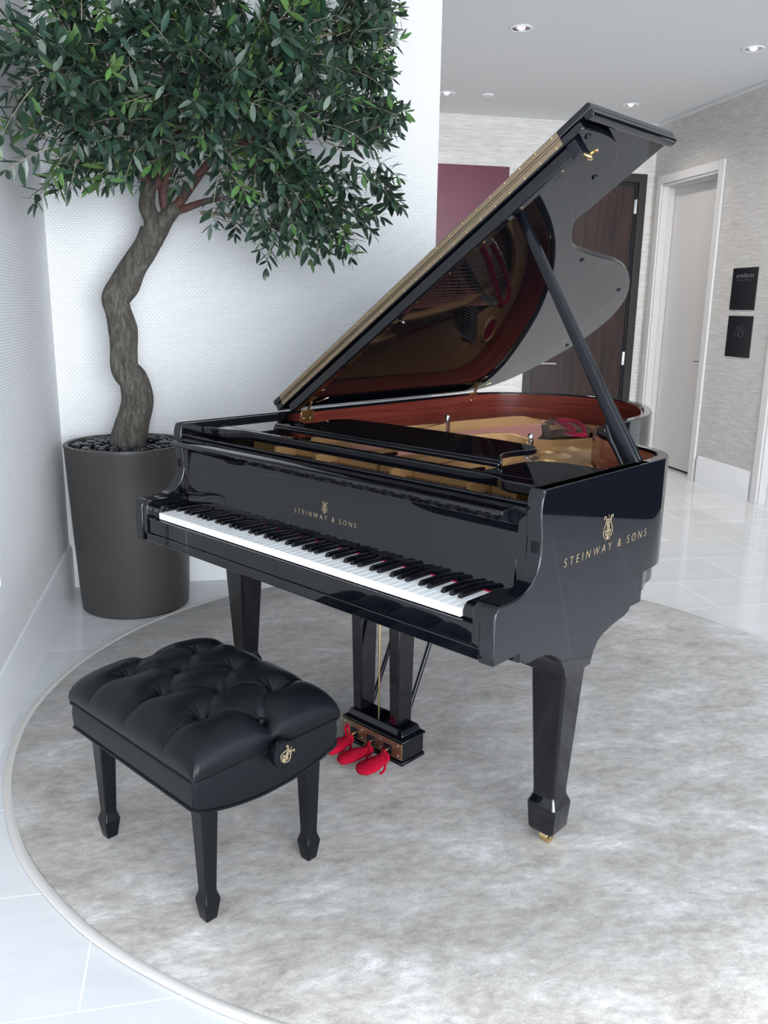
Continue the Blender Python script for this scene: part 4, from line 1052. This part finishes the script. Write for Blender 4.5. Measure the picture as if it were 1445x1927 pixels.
# tufted cushion
rows = [(-.105, (-.157, 0, .157)), (0, (-.236, -.079, .079, .236)), (.105, (-.157, 0, .157))]
btn = [(x, y) for y, xs in rows for x in xs]
segs = []
for y, xs in (rows[0], rows[2]):
    for x in xs:
        for x2 in rows[1][1]:
            if abs(x-x2) < .09: segs.append(((x, y), (x2, 0)))
        segs.append(((x, y), (x*1.03, math.copysign(HY*1.05, y))))
for s in (-1, 1): segs.append(((s*.236, 0), (s*HX*1.05, 0)))
def dseg(px, py, a, b_):
    ax_, ay_ = a; dx, dy = b_[0]-ax_, b_[1]-ay_; t_ = ((px-ax_)*dx+(py-ay_)*dy)/(dx*dx+dy*dy); t_ = max(0, min(1, t_))
    return math.hypot(px-ax_-dx*t_, py-ay_-dy*t_), t_
NX, NY = 250, 190
bm = nb(); G = []
def easing(t_):  # concentrates samples near the ends
    s = 1 if t_ >= 0 else -1; a = abs(t_); return s*(1-(1-a)**1.9)**(1/1.15)
for j in range(NY+1):
    row = []
    V = easing(-1+2*j/NY)
    for i in range(NX+1):
        U = easing(-1+2*i/NX)
        ex = max(0, 1-abs(U)**8)**.36; ey = max(0, 1-abs(V)**7)**.36
        prof_ = ex*ey
        bul = 1+.028*math.sin(PI*min(1, prof_*1.2))
        x, y = U*HX*1.012, V*HY*1.012
        z = .104*prof_*(1-.20*(U*U*.45+V*V*.55))
        dip = 0; seam = 0
        for a, b_ in segs:
            d_, t_ = dseg(x, y, a, b_)
            edge = (abs(b_[1]) > HY or abs(b_[0]) > HX)
            k_ = (1-.55*t_) if edge else (1-.55*math.sin(PI*t_))
            dip = max(dip, .0125*k_*math.exp(-(d_/.022)**2)); seam = max(seam, .0050*math.exp(-(d_/.0030)**2))
        bd = 0
        for q in btn:
            d_ = math.hypot(x-q[0], y-q[1]); bd = max(bd, .020*math.exp(-(d_/.015)**2)+.013*math.exp(-(d_/.040)**2))
            if d_ < .055 and d_ > .004:
                an = math.atan2(y-q[1], x-q[0]); bd += .0011*math.sin(an*11+q[0]*40)*math.exp(-((d_-.022)/.014)**2)
        z -= (dip+seam+bd)*min(1, prof_*1.4)
        cor = max(0, abs(U)-.86)*max(0, abs(V)-.82)*50
        z += .006*math.sin((x+y)*420)*cor*.25
        sx_ = 1+.020*prof_**.5*(1 if prof_ < .9 else 1)
        row.append(bm.verts.new((x*(1+.02*(1-prof_)*prof_*4), y*(1+.03*(1-prof_)*prof_*4), .3915+z)))
    G.append(row)
for j in range(NY):
    for i in range(NX): bm.faces.new((G[j][i], G[j][i+1], G[j+1][i+1], G[j+1][i]))
cush = bmo('cushion', bm, leather, smooth=0); cush.data.shade_smooth()
for x, y in btn:
    bm = nb(); lathe(bm, [(.0001, .004), (.005, .0035), (.0085, .001), (.009, -.002)], (x, y, .4490), 14, caps=False); bmo('tuft_button', bm, leather, cush)
# height knob
kx = HX
bm = nb(); KM = frame((kx, .008, .389), (0, 1, 0), (0, 0, 1))
lathe(bm, [(.0001, .0), (.020, .0), (.020, .022), (.0335, .024), (.0345, .028), (.0345, .043), (.0325, .046), (.0295, .0462), (.0285, .0448), (.0001, .0448)], n=44, caps=False, M=KM)
kn = bmo('height_knob', bm, benchwood, smooth=35)
bm = place(lyre_emblem(.032, .040, .0009), KM @ Matrix.Translation((0, 0, .0452)) @ Matrix.Rotation(math.radians(-42), 4, 'Z') @ Matrix.Translation((0, -.019, 0))); lab(bmo('knob_emblem', bm, goldleaf, kn), 'gold lyre emblem on the knob')
